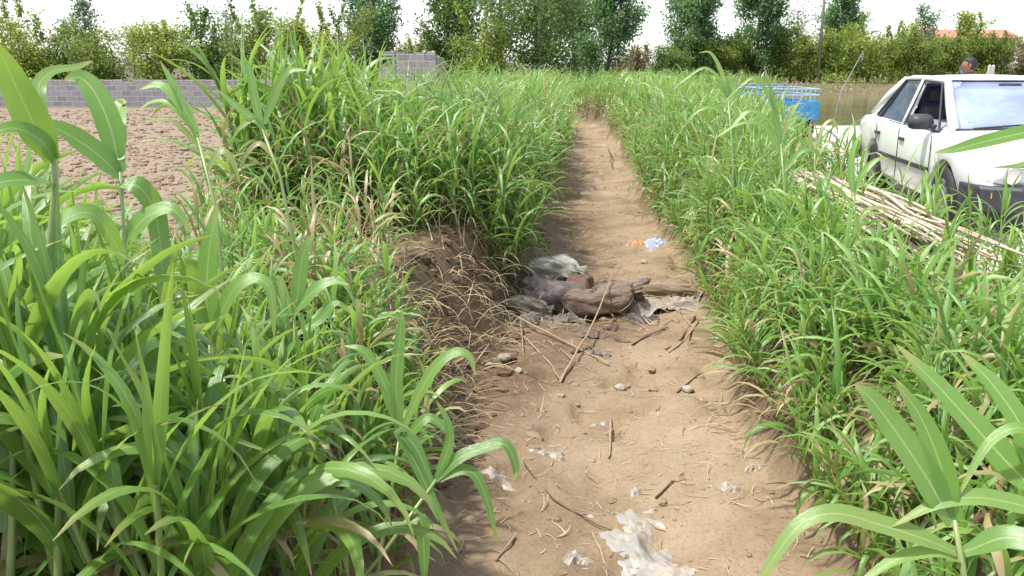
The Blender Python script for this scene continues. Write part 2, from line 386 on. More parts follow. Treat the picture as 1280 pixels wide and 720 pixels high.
def wallhole(mb, x0, x1, z0, z1, hx0, hx1, hz0, hz1, y0, y1):
    mb.box((x0, y0, z0), (hx0, y1, z1)); mb.box((hx1, y0, z0), (x1, y1, z1)); mb.box((hx0, y0, z0), (hx1, y1, hz0)); mb.box((hx0, y0, hz1), (hx1, y1, z1))
wallhole(bw, 0, .52, -.3, 1.98, .10, .42, 1.55, 1.84, 0, .16)      # narrow front return with the window
bw.box((.523, .03, -.3), (1.85, .19, 1.85)); bw.box((0, .163, -.3), (.16, 1.6, 1.96)); bw.box((1.69, .193, -.3), (1.85, 1.6, 1.8)); bw.box((.163, 1.44, -.3), (1.687, 1.6, 1.8))
bw.build('blockwork', M['block'], hut, bevel=.008)
cp = MB(); 
for i in range(4): cp.box((.53+i*.33, .035, 1.853), (.53+i*.33+.31, .185, 1.95 if i != 1 else 1.91))
cp.build('top_course', M['block'], hut, bevel=.006)
wf_ = MB(); 
for x in (.125, .205, .285, .365): wf_.tube([(x, .08, 1.55), (x, .08, 1.84)], .012, 6)
wf_.tube([(.1, .08, 1.70), (.42, .08, 1.70)], .012, 6)
wf_.build('window_bars', M['trim'], hut)

M['render'] = simple('pale_wall_render', (.62,.56,.52), .9, var=.1, scale=2, dirt=(.4,.33,.28), dirt_amt=.5)
M['rooftile'] = simple('red_roof_tile', (.34,.16,.11), .85, var=.3, scale=6); M['brownroof'] = simple('brown_roof', (.20,.13,.10), .9, var=.3, scale=6)
M['darkglass'] = simple('dark_window_glass', (.03,.035,.04), .1)
def house(x, y, w, d, h, rh, label, roof, z=0, wall='render'):
    root = empty('house', (x, y, z)); tag(root, label, 'house')
    MB().box((-w/2, -d/2, -.3), (w/2, d/2, h)).build('wall', M[wall], root)
    m = MB(); e = .45
    m.add([(-w/2-e,-d/2-e,h+.003),(w/2+e,-d/2-e,h+.003),(w/2+e,d/2+e,h+.003),(-w/2-e,d/2+e,h+.003),(-w/2-e,0,h+rh),(w/2+e,0,h+rh),
           (-w/2-e,-d/2-e,h+.12),(w/2+e,-d/2-e,h+.12),(w/2+e,d/2+e,h+.12),(-w/2-e,d/2+e,h+.12)],
          [(0,3,2,1),(6,7,5,4),(8,9,4,5),(0,1,7,6),(2,3,9,8),(0,6,4),(4,9,3),(0,4,3),(1,2,5),(1,5,7),(2,8,5)])
    m.build('roof', M[roof], root)
    for i in range(3):
        wx_ = -w/2 + w*(i+.5)/3
        fr = MB()
        fr.box((wx_-.6, -d/2-.05, h-1.9), (wx_+.6, -d/2-.003, h-.6)); f = fr.build('window', M['render'], root)
        MB().box((wx_-.52, -d/2-.06, h-1.82), (wx_+.52, -d/2-.053, h-.68)).build('pane', M['darkglass'], f)
    return root
house(45, 92, 7.5, 6, 3.9, 1.0, 'pale house with a low red tiled roof behind the far trees', 'rooftile')
house(60, 101, 5, 5, 3.4, .9, 'brown roofed house at the far edge behind dry brush', 'brownroof')
ch = MB().box((59.5, 98, 3.6), (60.2, 98.7, 6.6)); tag(ch.build('chimney_stack', M['render'], bevel=.02), 'square pale chimney stack beside the brown roofed house', 'chimney')

# ------------------------------------------------------------------ trees
def leafcloud(P, size, tint, rg, flat=.0):
    """rhombic leaves at points P"""
    n = len(P); a = rg.normal(size=(n, 3)); a[:,2] += flat; a /= np.linalg.norm(a, axis=1, keepdims=True)
    b = np.cross(a, rg.normal(size=(n, 3))); b /= np.linalg.norm(b, axis=1, keepdims=True)+1e-9
    c = np.cross(a, b); s = (size*rg.uniform(.55, 1.35, n))[:,None]
    V = np.stack([P-b*s*.5, P+c*s*.28+a*s*.06, P+b*s*.5, P-c*s*.28+a*s*.06], 1).reshape(-1, 3)
    Fq = np.arange(4*n).reshape(n, 4); t = np.repeat(tint, 4); col = np.stack([t, t*0, t*0, t*0+1], 1)
    return V, Fq, col
def tree(name, u, Y_, Hh, Rr, kind, mat, label, cat='tree', seed=0, nleaf=5000, leaf=.16, bark='bark', group=None, base=None, clear=.1):
    rg = np.random.default_rng(seed+100)
    if kind == 'bush': Hh *= 1.16 if Y_ > 49 else 1.22; nleaf = int(nleaf*1.35); leaf *= 1.15; Rr *= 1.08
    if kind == 'poplar': nleaf = int(nleaf*1.7); leaf *= 1.12; clear = min(clear, .03)
    x = (u-640)/1108*Y_*.985; z0 = float(H(x, Y_, False)) if base is None else base
    root = empty(name, (x, Y_, z0)); tag(root, label, cat, group)
    m = MB(); tips = []; wts = []
    def limb(p0, p1, r0, r1, sag=.0, k=5):
        p0 = np.array(p0, float); p1 = np.array(p1, float); t = np.linspace(0, 1, 6)[:,None]
        L = np.linalg.norm(p1-p0)
        pts = p0+(p1-p0)*t + np.sin(t*math.pi)*rg.normal(size=3)*L*.06 + np.array([0,0,1])*np.sin(t*math.pi)*sag*L
        m.tube(pts, np.linspace(r0, r1, 6), k); return pts
    if kind == 'poplar':
        tr = limb((0,0,-.2), (rg.normal()*.15, rg.normal()*.15, Hh*.97), Hh*.017, .015, 0, 8)
        nb = int(26+Hh*3)
        for i in range(nb):
            h = clear + (1-clear)*((i+rg.random())/nb)**1.05*.96; b0 = np.array([np.interp(h, np.linspace(0,1,6), tr[:,j]) for j in range(3)])
            az = i*2.4+rg.normal()*.4
            prof = Rr*min(1, (h-clear+.2)*3.2)*(1-h**2.2)**.8*rg.uniform(.55, 1.15)+.12*Rr
            el = R(rg.uniform(38, 66)); L = prof/math.cos(el)
            b1 = b0+L*np.array([math.cos(az)*math.cos(el), math.sin(az)*math.cos(el), math.sin(el)])
            if b1[2] > Hh*1.02: b1[2] = Hh*rg.uniform(.93, 1.02)
            pts = limb(b0, b1, .03*(1.2-h)*Hh/8, .008, .0, 4); tips.append((pts[2:], .16+.10*prof))
    elif kind == 'bush':
        ns = rg.integers(6, 10)
        for i in range(ns):
            az = rg.uniform(0, 6.28); rr = Rr*rg.uniform(.15, .95)
            top = np.array([math.cos(az)*rr, math.sin(az)*rr, Hh*rg.uniform(.5, 1.02)*(1-.35*(rr/Rr)**2)])
            st = limb((rg.normal()*.15, rg.normal()*.15, -.1), top, .05*Hh/3, .012, .06, 5); tips.append((st[2:], .24))
            for j in range(rg.integers(7, 11)):
                q = st[rg.integers(1, 6)]; az2 = rg.uniform(0, 6.28); L = Rr*rg.uniform(.2, .62)
                e = q+np.array([math.cos(az2)*L, math.sin(az2)*L, rg.uniform(-.25, .75)*L]); e[2] = min(max(e[2], .25), Hh*1.06)
                pt = limb(q, e, .018*Hh/3, .006, .05, 4); tips.append((pt[1:], .16+.05*Rr))
        for i in range(14):      # low skirts down to the ground
            az = i*2.4+rg.normal()*.3; rr = Rr*rg.uniform(.45, 1.0)
            pt = limb((0,0,.05), (math.cos(az)*rr, math.sin(az)*rr, rg.uniform(.15, .28)*Hh), .02, .006, .10, 4); tips.append((pt[1:]*np.array([1,1,.75]), .20+.05*Rr))
        for i in range(rg.integers(2, 6)):      # whippy shoots standing out of the crown
            az = rg.uniform(0, 6.28); rr = Rr*rg.uniform(.1, .7); b0 = np.array([math.cos(az)*rr, math.sin(az)*rr, Hh*rg.uniform(.5, .75)])
            pt = limb(b0, b0+np.array([rg.normal()*.25, rg.normal()*.25, Hh*rg.uniform(.25, .42)]), .012, .004, 0, 4); tips.append((pt, .07))
    else:  # spreading tree on a clear trunk; several stems
        ns = 1 if kind == 'round' else 4
        for s in range(ns):
            az = s*1.7+rg.random(); lean = (.03 if ns == 1 else .10)*Hh
            tp = np.array([math.cos(az)*lean, math.sin(az)*lean, Hh*rg.uniform(.82, 1.0)])
            tr = limb((math.cos(az)*.22*(ns > 1), math.sin(az)*.22*(ns > 1), -.2), tp, Hh*.020, .03, 0, 8)
            nb = 24 if ns == 1 else 15
            for i in range(nb):
                h = clear+(1-clear)*(i+rg.random())/nb; b0 = np.array([np.interp(h, np.linspace(0,1,6), tr[:,j]) for j in range(3)])
                a2 = i*2.4+rg.normal()*.5; L = Rr*(.35+.75*math.sin(math.pi*min(1, (h-clear)/(1-clear)*.8+.18)))*rg.uniform(.6, 1.1); el = R(rg.uniform(5, 50))
                e = b0+L*np.array([math.cos(a2)*math.cos(el), math.sin(a2)*math.cos(el), math.sin(el)])
                pt = limb(b0, e, .035*Hh/8, .01, .05, 5); tips.append((pt[2:], .3))
                for j in range(3):
                    q = pt[rg.integers(2, 6)]; e2 = q+rg.normal(size=3)*L*.28
                    p2 = limb(q, e2, .015, .006, 0, 4); tips.append((p2[1:], .3))
    m.build('trunk', M[bark], root, smooth=True)
    w = np.array([np.linalg.norm(t[0][-1]-t[0][0])+.15 for t in tips]); w /= w.sum()
    cnt = rg.multinomial(nleaf, w); Ps = []; T = []
    for (pts, sp), c in zip(tips, cnt):
        if not c: continue
        if rg.random() < .06: continue
        t = rg.random(c)*(len(pts)-1); i0 = np.minimum(t.astype(int), len(pts)-2); fr = (t-i0)[:,None]
        Ps.append(pts[i0]*(1-fr)+pts[i0+1]*fr + rg.normal(size=(c, 3))*sp*np.array([1,1,.8])); T.append(np.clip(rg.uniform(.15, .85)+rg.normal(size=c)*.22, 0, 1))
    P = np.concatenate(Ps); T = np.concatenate(T)
    k = P[:,2] > .0; V, Fq, col = leafcloud(P[k], leaf, T[k], rg, .4)
    meshobj('crown', V, Fq, M[mat], root, col=col, smooth=False)
    return root
# behind the long wall, left to right
tree('bushy_tree', 40, 43, 4.3, 2.0, 'bush', 'limeleaf', 'tall yellow green bushy tree behind the left end of the wall', seed=1, nleaf=9000, leaf=.13)
tree('bushy_tree', -28, 45, 3.8, 2.0, 'bush', 'darkleaf', 'dark bushy tree at the picture edge beside the tall yellow green one', seed=2, nleaf=7000, leaf=.13)
tree('young_tree', 118, 52, 5.2, .75, 'poplar', 'poplar_pale', 'thin pale conical tree poking above the bushes behind the wall', seed=3, nleaf=1500, leaf=.16)
tree('bushy_tree', 135, 42, 2.9, 1.5, 'bush', 'bushleaf', 'low olive bushy tree right of the thin pale conical tree', seed=4, nleaf=7000, leaf=.12)
tree('bushy_tree', 90, 44, 3.0, 1.5, 'bush', 'darkleaf', 'low dark bushy tree between the yellow green tree and the thin conical tree', seed=41, nleaf=6000, leaf=.12)
tree('bushy_tree', 205, 42, 3.2, 1.5, 'bush', 'limeleaf', 'bright lime bushy tree over the middle of the long wall', seed=5, nleaf=8000, leaf=.12)
tree('young_tree', 172, 50, 4.1, .9, 'round', 'poplar_pale', 'sparse grey green sapling standing up behind the lime bushy tree', seed=6, nleaf=900, leaf=.14)
tree('bushy_tree', 262, 43, 3.4, 1.7, 'bush', 'darkleaf', 'broad dark green bushy tree right of the lime bushy tree', seed=7, nleaf=9000, leaf=.12)
tree('bushy_tree', 322, 42, 3.7, 1.6, 'bush', 'bushleaf', 'tall olive bushy tree behind the leaning grass tops', seed=8, nleaf=8000, leaf=.12)
tree('young_tree', 290, 50, 4.6, .9, 'round', 'poplar_pale', 'sparse pale sapling rising between dark and olive bushy trees', seed=9, nleaf=1100, leaf=.14)
tree('bushy_tree', 385, 45, 3.5, 1.7, 'bush', 'limeleaf', 'lime bushy tree left of the first tall poplar', seed=10, nleaf=7000, leaf=.13)
tree('bushy_tree', 432, 48, 3.6, 1.7, 'bush', 'bushleaf', 'olive bushy tree at the foot of the first tall poplar', seed=42, nleaf=6000, leaf=.13)
# tall trees, middle
tree('poplar_tree', 472, 52, 8.5, 1.7, 'poplar', 'poplar', 'tall columnar poplar standing alone left of the block hut', seed=11, nleaf=8000, leaf=.17)
tree('bushy_tree', 520, 60, 2.9, 1.5, 'bush', 'bushleaf', 'small olive shrub behind the block hut', seed=43, nleaf=3500, leaf=.15)
tree('poplar_tree', 570, 50, 8.0, 1.7, 'poplar', 'darkleaf', 'leafy poplar right of the block hut', seed=12, nleaf=7500, leaf=.17)
tree('bushy_tree', 604, 44, 3.3, 1.3, 'bush', 'limeleaf', 'yellow green shrub at the foot of the middle poplars', seed=13, nleaf=6000, leaf=.12)
tree('poplar_tree', 625, 56, 9.5, 1.8, 'round', 'darkleaf', 'loose dark tree between the leafy poplar and the many stemmed tree', seed=44, nleaf=5000, leaf=.18)
tree('many_stemmed_tree', 680, 45, 8.0, 2.0, 'multi', 'darkleaf', 'grey many stemmed tree where the ditch path ends', seed=14, nleaf=15000, leaf=.17, bark='greybark', clear=.10)
tree('poplar_tree', 722, 57, 10, 2.0, 'poplar', 'poplar', 'tall blue green poplar right behind the many stemmed tree', seed=15, nleaf=9000, leaf=.18)
tree('poplar_tree', 752, 54, 7.6, 1.6, 'poplar', 'poplar', 'full poplar beside the gap of open sky at the centre', seed=16, nleaf=10000, leaf=.17, clear=.03)
tree('dry_reeds', 792, 50, 2.3, 1.0, 'bush', 'dryleaf', 'tan dry brush right of the full poplar', 'bush', seed=17, nleaf=3000, leaf=.15)
tree('bushy_tree', 826, 56, 2.1, 1.3, 'bush', 'darkleaf', 'round dark shrub behind the tan dry brush', seed=18, nleaf=6000, leaf=.14)
tree('poplar_tree', 872, 70, 9.5, 1.8, 'poplar', 'poplar', 'tall poplar first of the pair right of the sky gap', seed=19, nleaf=9500, leaf=.21)
tree('poplar_tree', 940, 72, 9.5, 1.9, 'poplar', 'poplar', 'tall poplar second of the pair, left of the utility pole', seed=20, nleaf=9500, leaf=.21)
tree('young_tree', 985, 74, 6.2, 1.6, 'round', 'poplar_pale', 'thin half bare tree just left of the utility pole', seed=21, nleaf=1500, leaf=.16)
tree('poplar_tree', 1046, 80, 9.2, 1.9, 'poplar', 'poplar', 'tall narrow poplar right of the utility pole', seed=22, nleaf=8000, leaf=.22)
tree('young_tree', 1139, 82, 6.3, 1.2, 'poplar', 'poplar_pale', 'thin pale tree rising above lime trees beside the red roof', seed=23, nleaf=1300, leaf=.2)
far_b = [(852,70,2.6,1.8,'bushleaf','olive shrub under the first tall poplar across the pond'),(905,71,3.2,2.0,'bushleaf','olive shrub between the pair of tall poplars'),
 (972,72,3.4,1.8,'bushleaf','olive tree at the back of the far bank left of the pole'),(1002,73,3.0,1.8,'limeleaf','lime shrub at the foot of the utility pole'),
 (1035,72,3.3,2.0,'limeleaf','lime shrub under the narrow poplar'),(1075,72,4.2,2.2,'limeleaf','large lime tree on the far bank behind the car roof edge'),
 (1108,73,3.7,1.9,'limeleaf','second lime tree on the far bank, nearer the car roof'),(1138,71,3.3,1.7,'bushleaf','olive tree under the thin pale tree'),
 (1172,72,2.8,1.4,'bushleaf','low olive tree left of the person'),(1198,74,4.4,1.8,'limeleaf','feathery light tree in front of the red roofed house'),
 (1232,73,3.4,1.7,'bushleaf','airy olive tree right of the person'),(1268,72,2.5,1.6,'dryleaf','tan brush below the brown roof'),(1300,72,2.4,1.6,'dryleaf','dry brush at the far right edge of the bank'),
 (925,73,2.8,1.8,'bushleaf','olive shrub behind the blue carts'),(880,73,2.6,1.8,'darkleaf','low dark shrub left of the blue carts')]
for i, (u, y_, h_, r_, mt, lb) in enumerate(far_b):
    tree('bushy_tree' if mt != 'dryleaf' else 'dry_brush', u, y_, h_, r_, 'bush', mt, lb, 'tree' if mt != 'dryleaf' else 'bush', seed=60+i, nleaf=6500 if mt != 'dryleaf' else 3500, leaf=.17)

# utility pole, white marker posts
pr = empty('utility_pole', (24.0, 71.5, .1)); tag(pr, 'tall thin utility pole at the far side of the pond', 'pole')
MB().tube([(0,0,-.3),(0,0,10.5)], [.14,.08], 12).build('pole_shaft', M['greybark'], pr, smooth=True)
MB().box((-.8,-.05,9.6), (.8,.05,9.72)).build('crossarm', M['greybark'], pr)
for i, u in enumerate((1228, 1236)):
    p = MB().box((-.09,-.09,-.2), (.09,.09,1.35)).add(*[[(-.09,-.09,1.352),(.09,-.09,1.352),(.09,.09,1.352),(-.09,.09,1.352),(0,0,1.45)], [(0,1,4),(1,2,4),(2,3,4),(3,0,4),(3,2,1,0)]])
    o = p.build('marker_post', M['render'], bevel=.01, loc=((u-640)/1108*69*.985, 69+.4*i, float(H(36, 69, False))))
    tag(o, ['short white post under the airy olive tree, nearer the person', 'short white post under the airy olive tree, nearer the dry brush'][i], 'post', 'white posts on the far bank')

# ------------------------------------------------------------------ the white car (local +Y forward, +X its right side)
def car():
    root = empty('parked_car', (5.16, 9.80, .045), R(172.5)); tag(root, 'white four door saloon parked on the concrete with one side window open', 'car')
    st = [ # y, half width, z low, z shoulder, z top, lower half width
     (-2.26,.70,.42,.70,.74,.66),(-2.22,.78,.34,.84,.88,.74),(-2.0,.82,.28,.89,.94,.79),(-1.55,.845,.24,.91,.965,.81),(-.8,.855,.22,.90,.95,.82),(0,.86,.22,.89,.95,.82),
     (.8,.855,.22,.88,.95,.82),(1.08,.85,.22,.87,.95,.815),(1.6,.835,.24,.83,.895,.80),(2.05,.80,.28,.77,.82,.77),(2.17,.765,.32,.735,.785,.74),(2.225,.72,.36,.69,.735,.70)]
    V = []; sec = 17
    for y, w, zl, zs, zt, wl in st:
        half = [(0,zt),(.45*w,zt-.004),(.78*w,zt-.022),(.93*w,zs+.012),(.985*w,zs-.03),(w,zs-.11),(w*.995,.5*(zs+zl)),(wl,zl+.08),(wl*.93,zl)]
        ring = [(x, y, z) for x, z in half] + [(-x, y, z) for x, z in half[:0:-1]]
        V += ring
    k = 17; n = len(st); Fc = [(i*k+j, (i+1)*k+j, (i+1)*k+(j+1)%k, i*k+(j+1)%k) for i in range(n-1) for j in range(k)]
    Fc += [tuple(range(k)), tuple((n-1)*k+j for j in range(k))[::-1]]
    body = meshobj('body', V, Fc, M['white'], root)
    bm = bmesh.new(); bm.from_mesh(body.data); bmesh.ops.recalc_face_normals(bm, faces=bm.faces[:]); bm.to_mesh(body.data); bm.free()
    cut = []
    for y in (1.36, -1.2):
        for s in (1, -1):
            v, f = tubegeo([(s*.58, y, .30), (s*1.0, y, .30)], .365, 28); c = meshobj('wheel_cut', v, f, M['black'], root)
            b_ = bmesh.new(); b_.from_mesh(c.data); bmesh.ops.recalc_face_normals(b_, faces=b_.faces[:]); b_.to_mesh(c.data); b_.free()
            md = body.modifiers.new('arch', 'BOOLEAN'); md.operation = 'DIFFERENCE'; md.object = c; md.solver = 'EXACT'; cut.append(c)
    bpy.context.view_layer.update()
    dg = bpy.context.evaluated_depsgraph_get(); me = bpy.data.meshes.new_from_object(body.evaluated_get(dg))
    body.modifiers.clear(); body.data = me; me.name = 'body'
    if len(me.materials) == 0: me.materials.append(M['white'])
    for c in cut: bpy.data.objects.remove(c)
    b = body.modifiers.new('bevel', 'BEVEL'); b.width = .02; b.segments = 2; b.limit_method = 'ANGLE'; b.angle_limit = R(40)
    # greenhouse corners: base (on the body) and roof
    def G(s): return dict(wb=Vector((s*.70,1.12,.925)), wt=Vector((s*.575,.42,1.385)), bb=Vector((s*.785,-.20,.895)), bt=Vector((s*.60,-.26,1.40)), rb=Vector((s*.70,-1.72,.945)), rt=Vector((s*.565,-1.06,1.375)),
        cb=Vector((s*.77,-1.22,.905)), ct=Vector((s*.59,-.88,1.39)), fb=Vector((s*.775,.98,.90)))
    g, h = G(1), G(-1)
    rv = []
    ry = [.40,.34,.1,-.4,-.8,-1.05,-1.12]; 
    for i, y in enumerate(ry):
        zc = [1.392,1.415,1.437,1.442,1.432,1.412,1.388][i]; w = [.585,.60,.615,.62,.61,.595,.57][i]
        for q in (-1,-.92,-.5,0,.5,.92,1): rv.append((q*w, y, zc-.030*q*q-(.018 if abs(q) == 1 else 0)))
    for i, y in enumerate(ry):
        w = [.585,.60,.615,.62,.61,.595,.57][i]
        for q in (-1,-.92,-.5,0,.5,.92,1): rv.append((q*w*.995, y, 1.352))
    f = []
    for L in (0, 49):
        for i in range(6):
            for j in range(6):
                a = L+i*7+j; q = (a, a+1, a+8, a+7); f.append(q if L else q[::-1])
    for i in range(6):
        f += [(i*7, 49+i*7, 49+i*7+7, i*7+7), (i*7+6, i*7+13, 49+i*7+13, 49+i*7+6)]
        f += [(i, i+1, 50+i, 49+i), (42+i, 91+i, 92+i, 43+i)]
    rf = meshobj('roof', rv, f, M['white'], root)
    an = MB().tube([(0,-.85,1.42),(0,-.95,1.47),(0,-1.0,1.52)], [.03,.018,.008], 8); an.build('antenna', M['trim'], rf, smooth=True)
    for s, g_ in ((1, g), (-1, h)):
        p = MB()
        p.tube([g_['wb'], g_['wb'].lerp(g_['wt'], .5)+Vector((s*.012,.01,0)), g_['wt']+Vector((0,0,-.01))], [.052,.046,.042], 6)
        p.tube([g_['bb'], g_['bt']+Vector((s*-.005,0,-.02))], [.045,.036], 6)
        p.tube([g_['rb'], g_['rb'].lerp(g_['rt'], .5)+Vector((s*.01,-.02,.01)), g_['rt']+Vector((0,0,-.01))], [.075,.062,.05], 6)
        p.tube([g_['wt'], Vector((s*.605,.1,1.395)), g_['bt'], Vector((s*.60,-.7,1.395)), g_['rt']], .032, 6)
        p.build('window_pillars', M['white'], root, smooth=True)
        def quad(a, b_, c, d, off, mat, name, lift=0):
            q = [Vector(a), Vector(b_), Vector(c), Vector(d)]; nn = (q[1]-q[0]).cross(q[3]-q[0]).normalized()
            vs = [p_+nn*lift for p_ in q]; v2 = [p_+nn*(lift-.006) for p_ in q]
            return MB().hexa(v2+vs).build(name, M[mat], root)
        frt = MB()   # dark weather strips round the side windows
        A = [g_['fb'], g_['bb']+Vector((0,.05,0)), g_['bt']+Vector((0,.06,-.03)), g_['wt']+Vector((s*.02,-.05,-.03))]
        B_ = [g_['bb']+Vector((0,-.05,0)), g_['cb'], g_['ct']+Vector((0,0,-.02)), g_['bt']+Vector((0,-.05,-.03))]
        D = [g_['cb']+Vector((0,-.05,0)), g_['rb']+Vector((s*.03,.22,-.01)), g_['rt']+Vector((s*.02,.06,-.03)), g_['ct']+Vector((0,-.04,-.02))]
        for poly in (A, B_, D):
            for i in range(4):
                o_ = Vector((s*.018, 0, 0)); frt.tube([poly[i]+o_, poly[(i+1) % 4]+o_], .011, 5)
        frt.build('window_seal', M['trim'], root)
        if s == -1: quad(*A, 0, 'sideglass', 'side_window')
        else:   # wound half way down
            lo = [A[0], A[1], A[1].lerp(A[2], .22), A[0].lerp(A[3], .22)]; quad(*lo, 0, 'sideglass', 'side_window')
        quad(*B_, 0, 'sideglass', 'side_window'); quad(*D, 0, 'sideglass', 'side_window')
        bp = MB().tube([A[1].lerp(B_[0], .5)+Vector((s*.012,0,0)), A[2].lerp(B_[3], .5)+Vector((s*.012,0,0))], .028, 6); bp.build('door_pillar', M['white'], root)
        # mirror
        mr = MB(); c = Vector((s*.90, .86, .985))
        v = [(c.x-.03*1, c.y-.05, c.z-.07)]
        shell = []
        for yy_, sx_, sz_ in ((-.06,.115,.075),(-.045,.125,.082),(.02,.115,.07),(.06,.07,.04)):
            for a in np.arange(10)/10*2*math.pi: 
                ca, sa = math.cos(a), math.sin(a); shell.append((c.x+s*.03+np.sign(ca)*abs(ca)**.6*sx_, c.y+yy_, c.z+np.sign(sa)*abs(sa)**.6*sz_))
        fc = [(i*10+j, i*10+(j+1) % 10, (i+1)*10+(j+1) % 10, (i+1)*10+j) for i in range(3) for j in range(10)]+[tuple(range(10))[::-1], tuple(range(30, 40))]
        mr.add(shell, fc); mr.tube([(s*.80,.90,.93), (s*.86,.87,.96)], .028, 8)
        mo = mr.build('wing_mirror', M['trim'], root, smooth=True)
        MB().box((c.x+s*.03-.09, c.y-.067, c.z-.055), (c.x+s*.03+.09, c.y-.062, c.z+.055)).build('mirror_glass', M['chrome'], mo)
        # handles, rub strip, door gaps, sills
        for y in (.02, -.98):
            MB().box((s*.862-.012, y-.09, .735), (s*.862+.018, y+.09, .768)).build('door_handle', M['trim'], root, bevel=.006)
        MB().box((s*.862-.008, -.80, .50), (s*.862+.014, .98, .545)).build('rubbing_strip', M['trim'], root, bevel=.005)
        for y in (1.0, -.12, -1.05): MB().box((s*.8625-.006, y-.004, .30 if y > -1 else .62), (s*.8625+.0016, y+.004, .86)).build('door_gap', M['trim'], root)
        # lamps
        MB().hexa([(s*.42,2.262,.545),(s*.70,2.235,.545),(s*.70,2.05,.545),(s*.42,2.1,.545),(s*.42,2.238,.68),(s*.69,2.19,.675),(s*.69,2.05,.68),(s*.42,2.1,.68)] if s > 0 else
                  [(-.70,2.235,.545),(-.42,2.262,.545),(-.42,2.1,.545),(-.70,2.05,.545),(-.69,2.19,.675),(-.42,2.238,.68),(-.42,2.1,.68),(-.69,2.05,.68)]).build('headlight', M['lamp'], root, bevel=.012)
        hb = MB()
        v_, f_2 = tubegeo([(s*.56,2.19,.61),(s*.56,2.268,.61)], [.05,.066], 16); hb.add(v_, f_2).build('headlight_bowl', M['chrome'], root, smooth=False)
        hr = MB(); loop = [(s*.40,2.275,.54),(s*.62,2.262,.535),(s*.735,2.20,.56),(s*.725,2.17,.66),(s*.60,2.215,.69),(s*.41,2.25,.69),(s*.40,2.275,.54)]
        hr.tube(loop, .006, 5).build('headlight_rim', M['trim'], root)
        MB().hexa([(s*.60,2.305,.42),(s*.72,2.27,.42),(s*.72,2.22,.42),(s*.60,2.25,.42),(s*.60,2.305,.47),(s*.72,2.27,.47),(s*.72,2.22,.47),(s*.60,2.25,.47)] if s > 0 else
                  [(-.72,2.27,.42),(-.60,2.305,.42),(-.60,2.25,.42),(-.72,2.22,.42),(-.72,2.27,.47),(-.60,2.305,.47),(-.60,2.25,.47),(-.72,2.22,.47)]).build('indicator', simple('amber_lens', (.7,.25,.03), .3), root)
        MB().box((s*.62-.14, -2.262, .60), (s*.62+.14, -2.215, .78)).build('tail_light', simple('red_lens', (.4,.02,.02), .3), root, bevel=.01)
    # windscreen and rear window, slightly bowed
    def screen(a, b_, c, d, name, bow):
        V_ = []; nu, nv = 9, 5
        for j in range(nv):
            for i in range(nu):
                t, q = i/(nu-1), j/(nv-1); p = Vector(a).lerp(Vector(b_), t).lerp(Vector(d).lerp(Vector(c), t), q); e = 1-(2*t-1)**2
                V_.append(p+Vector((0, bow*e*(1-.75*q), abs(bow)*.25*e*(1-q))))
        F_ = [(j*nu+i, j*nu+i+1, (j+1)*nu+i+1, (j+1)*nu+i) for j in range(nv-1) for i in range(nu-1)]
        o = meshobj(name, V_, F_, M['glass'], root); so_ = o.modifiers.new('thick', 'SOLIDIFY'); so_.thickness = .006; return o
    ws = screen(h['wb']+Vector((.03,0,.0)), g['wb']+Vector((-.03,0,0)), g['wt']+Vector((-.02,0,-.01)), h['wt']+Vector((.02,0,-.01)), 'windscreen', .07)
    screen(g['rb'], h['rb'], h['rt'], g['rt'], 'rear_window', -.06)
    MB().hexa([Vector((x, 1.12-.70*(z_-.925)/.46+.048+e, z_)) for e in (0, .003) for x, z_ in ((.42,1.0),(.56,1.0),(.56,1.06),(.42,1.06))]).build('windscreen_sticker', M['sticker'], ws)
    sl_ = MB().tube([h['wb']+Vector((.02,.02,.0)), Vector((-.35,1.185,.935)), Vector((0,1.2,.94)), Vector((.35,1.185,.935)), g['wb']+Vector((-.02,.02,0))], .016, 6)
    sl_.tube([h['wt']+Vector((0,.02,.0)), Vector((-.3,.445,1.382)), Vector((0,.45,1.384)), Vector((.3,.445,1.382)), g['wt']+Vector((0,.02,0))], .010, 6)
    sl_.build('windscreen_seal', M['trim'], root)
    wi = MB().tube([(.55,1.215,.945),(.10,1.19,.985)], [.012,.008], 6).tube([(-.02,1.215,.945),(-.5,1.15,.985)], [.012,.008], 6); wi.build('wiper', M['black'], root)
    MB().box((-.11,.50,1.30), (.11,.52,1.36)).build('rear_view_mirror', M['trim'], root, bevel=.01)
    # front: grille, emblem, bumper, plate
    gr = MB().box((-.40,2.24,.545), (.40,2.278,.68)); gro = gr.build('grille', M['trim'], root, bevel=.01)
    sl2 = MB()
    for z in (.565,.59,.615,.64,.662): sl2.box((-.385,2.279,z-.004), (.385,2.287,z+.004))
    sl2.build('grille_slats', M['steel'], gro)
    em = MB(); ring = [(math.cos(a)*.062, 2.296, .613+math.sin(a)*.062) for a in np.linspace(0, 2*math.pi, 25)]; em.tube(ring, .006, 6)
    for ln in ([(-.028,.664),(0,.618),(.028,.664)], [(-.052,.640),(-.022,.562),(0,.606),(.022,.562),(.052,.640)]): em.tube([(x, 2.296, z) for x, z in ln], .0055, 5)
    em.build('round_emblem', M['chrome'], gro)
    bp = []
    prof = [(.0,.33),(.0,.50),(-.03,.525),(-.12,.525),(-.12,.30),(-.03,.30)]
    xs = [-.86,-.80,-.5,0,.5,.80,.86]; yb = [2.0,2.24,2.35,2.38,2.35,2.24,2.0]
    bv = [(x, y+a, z) for x, y in zip(xs, yb) for a, z in prof]; k = 6
    bf = [(i*k+j, i*k+(j+1) % k, (i+1)*k+(j+1) % k, (i+1)*k+j) for i in range(6) for j in range(k)]+[tuple(range(6))[::-1], tuple(range(36, 42))]
    bo = MB().add(bv, bf).build('front_bumper', M['trim'], root, bevel=.012)
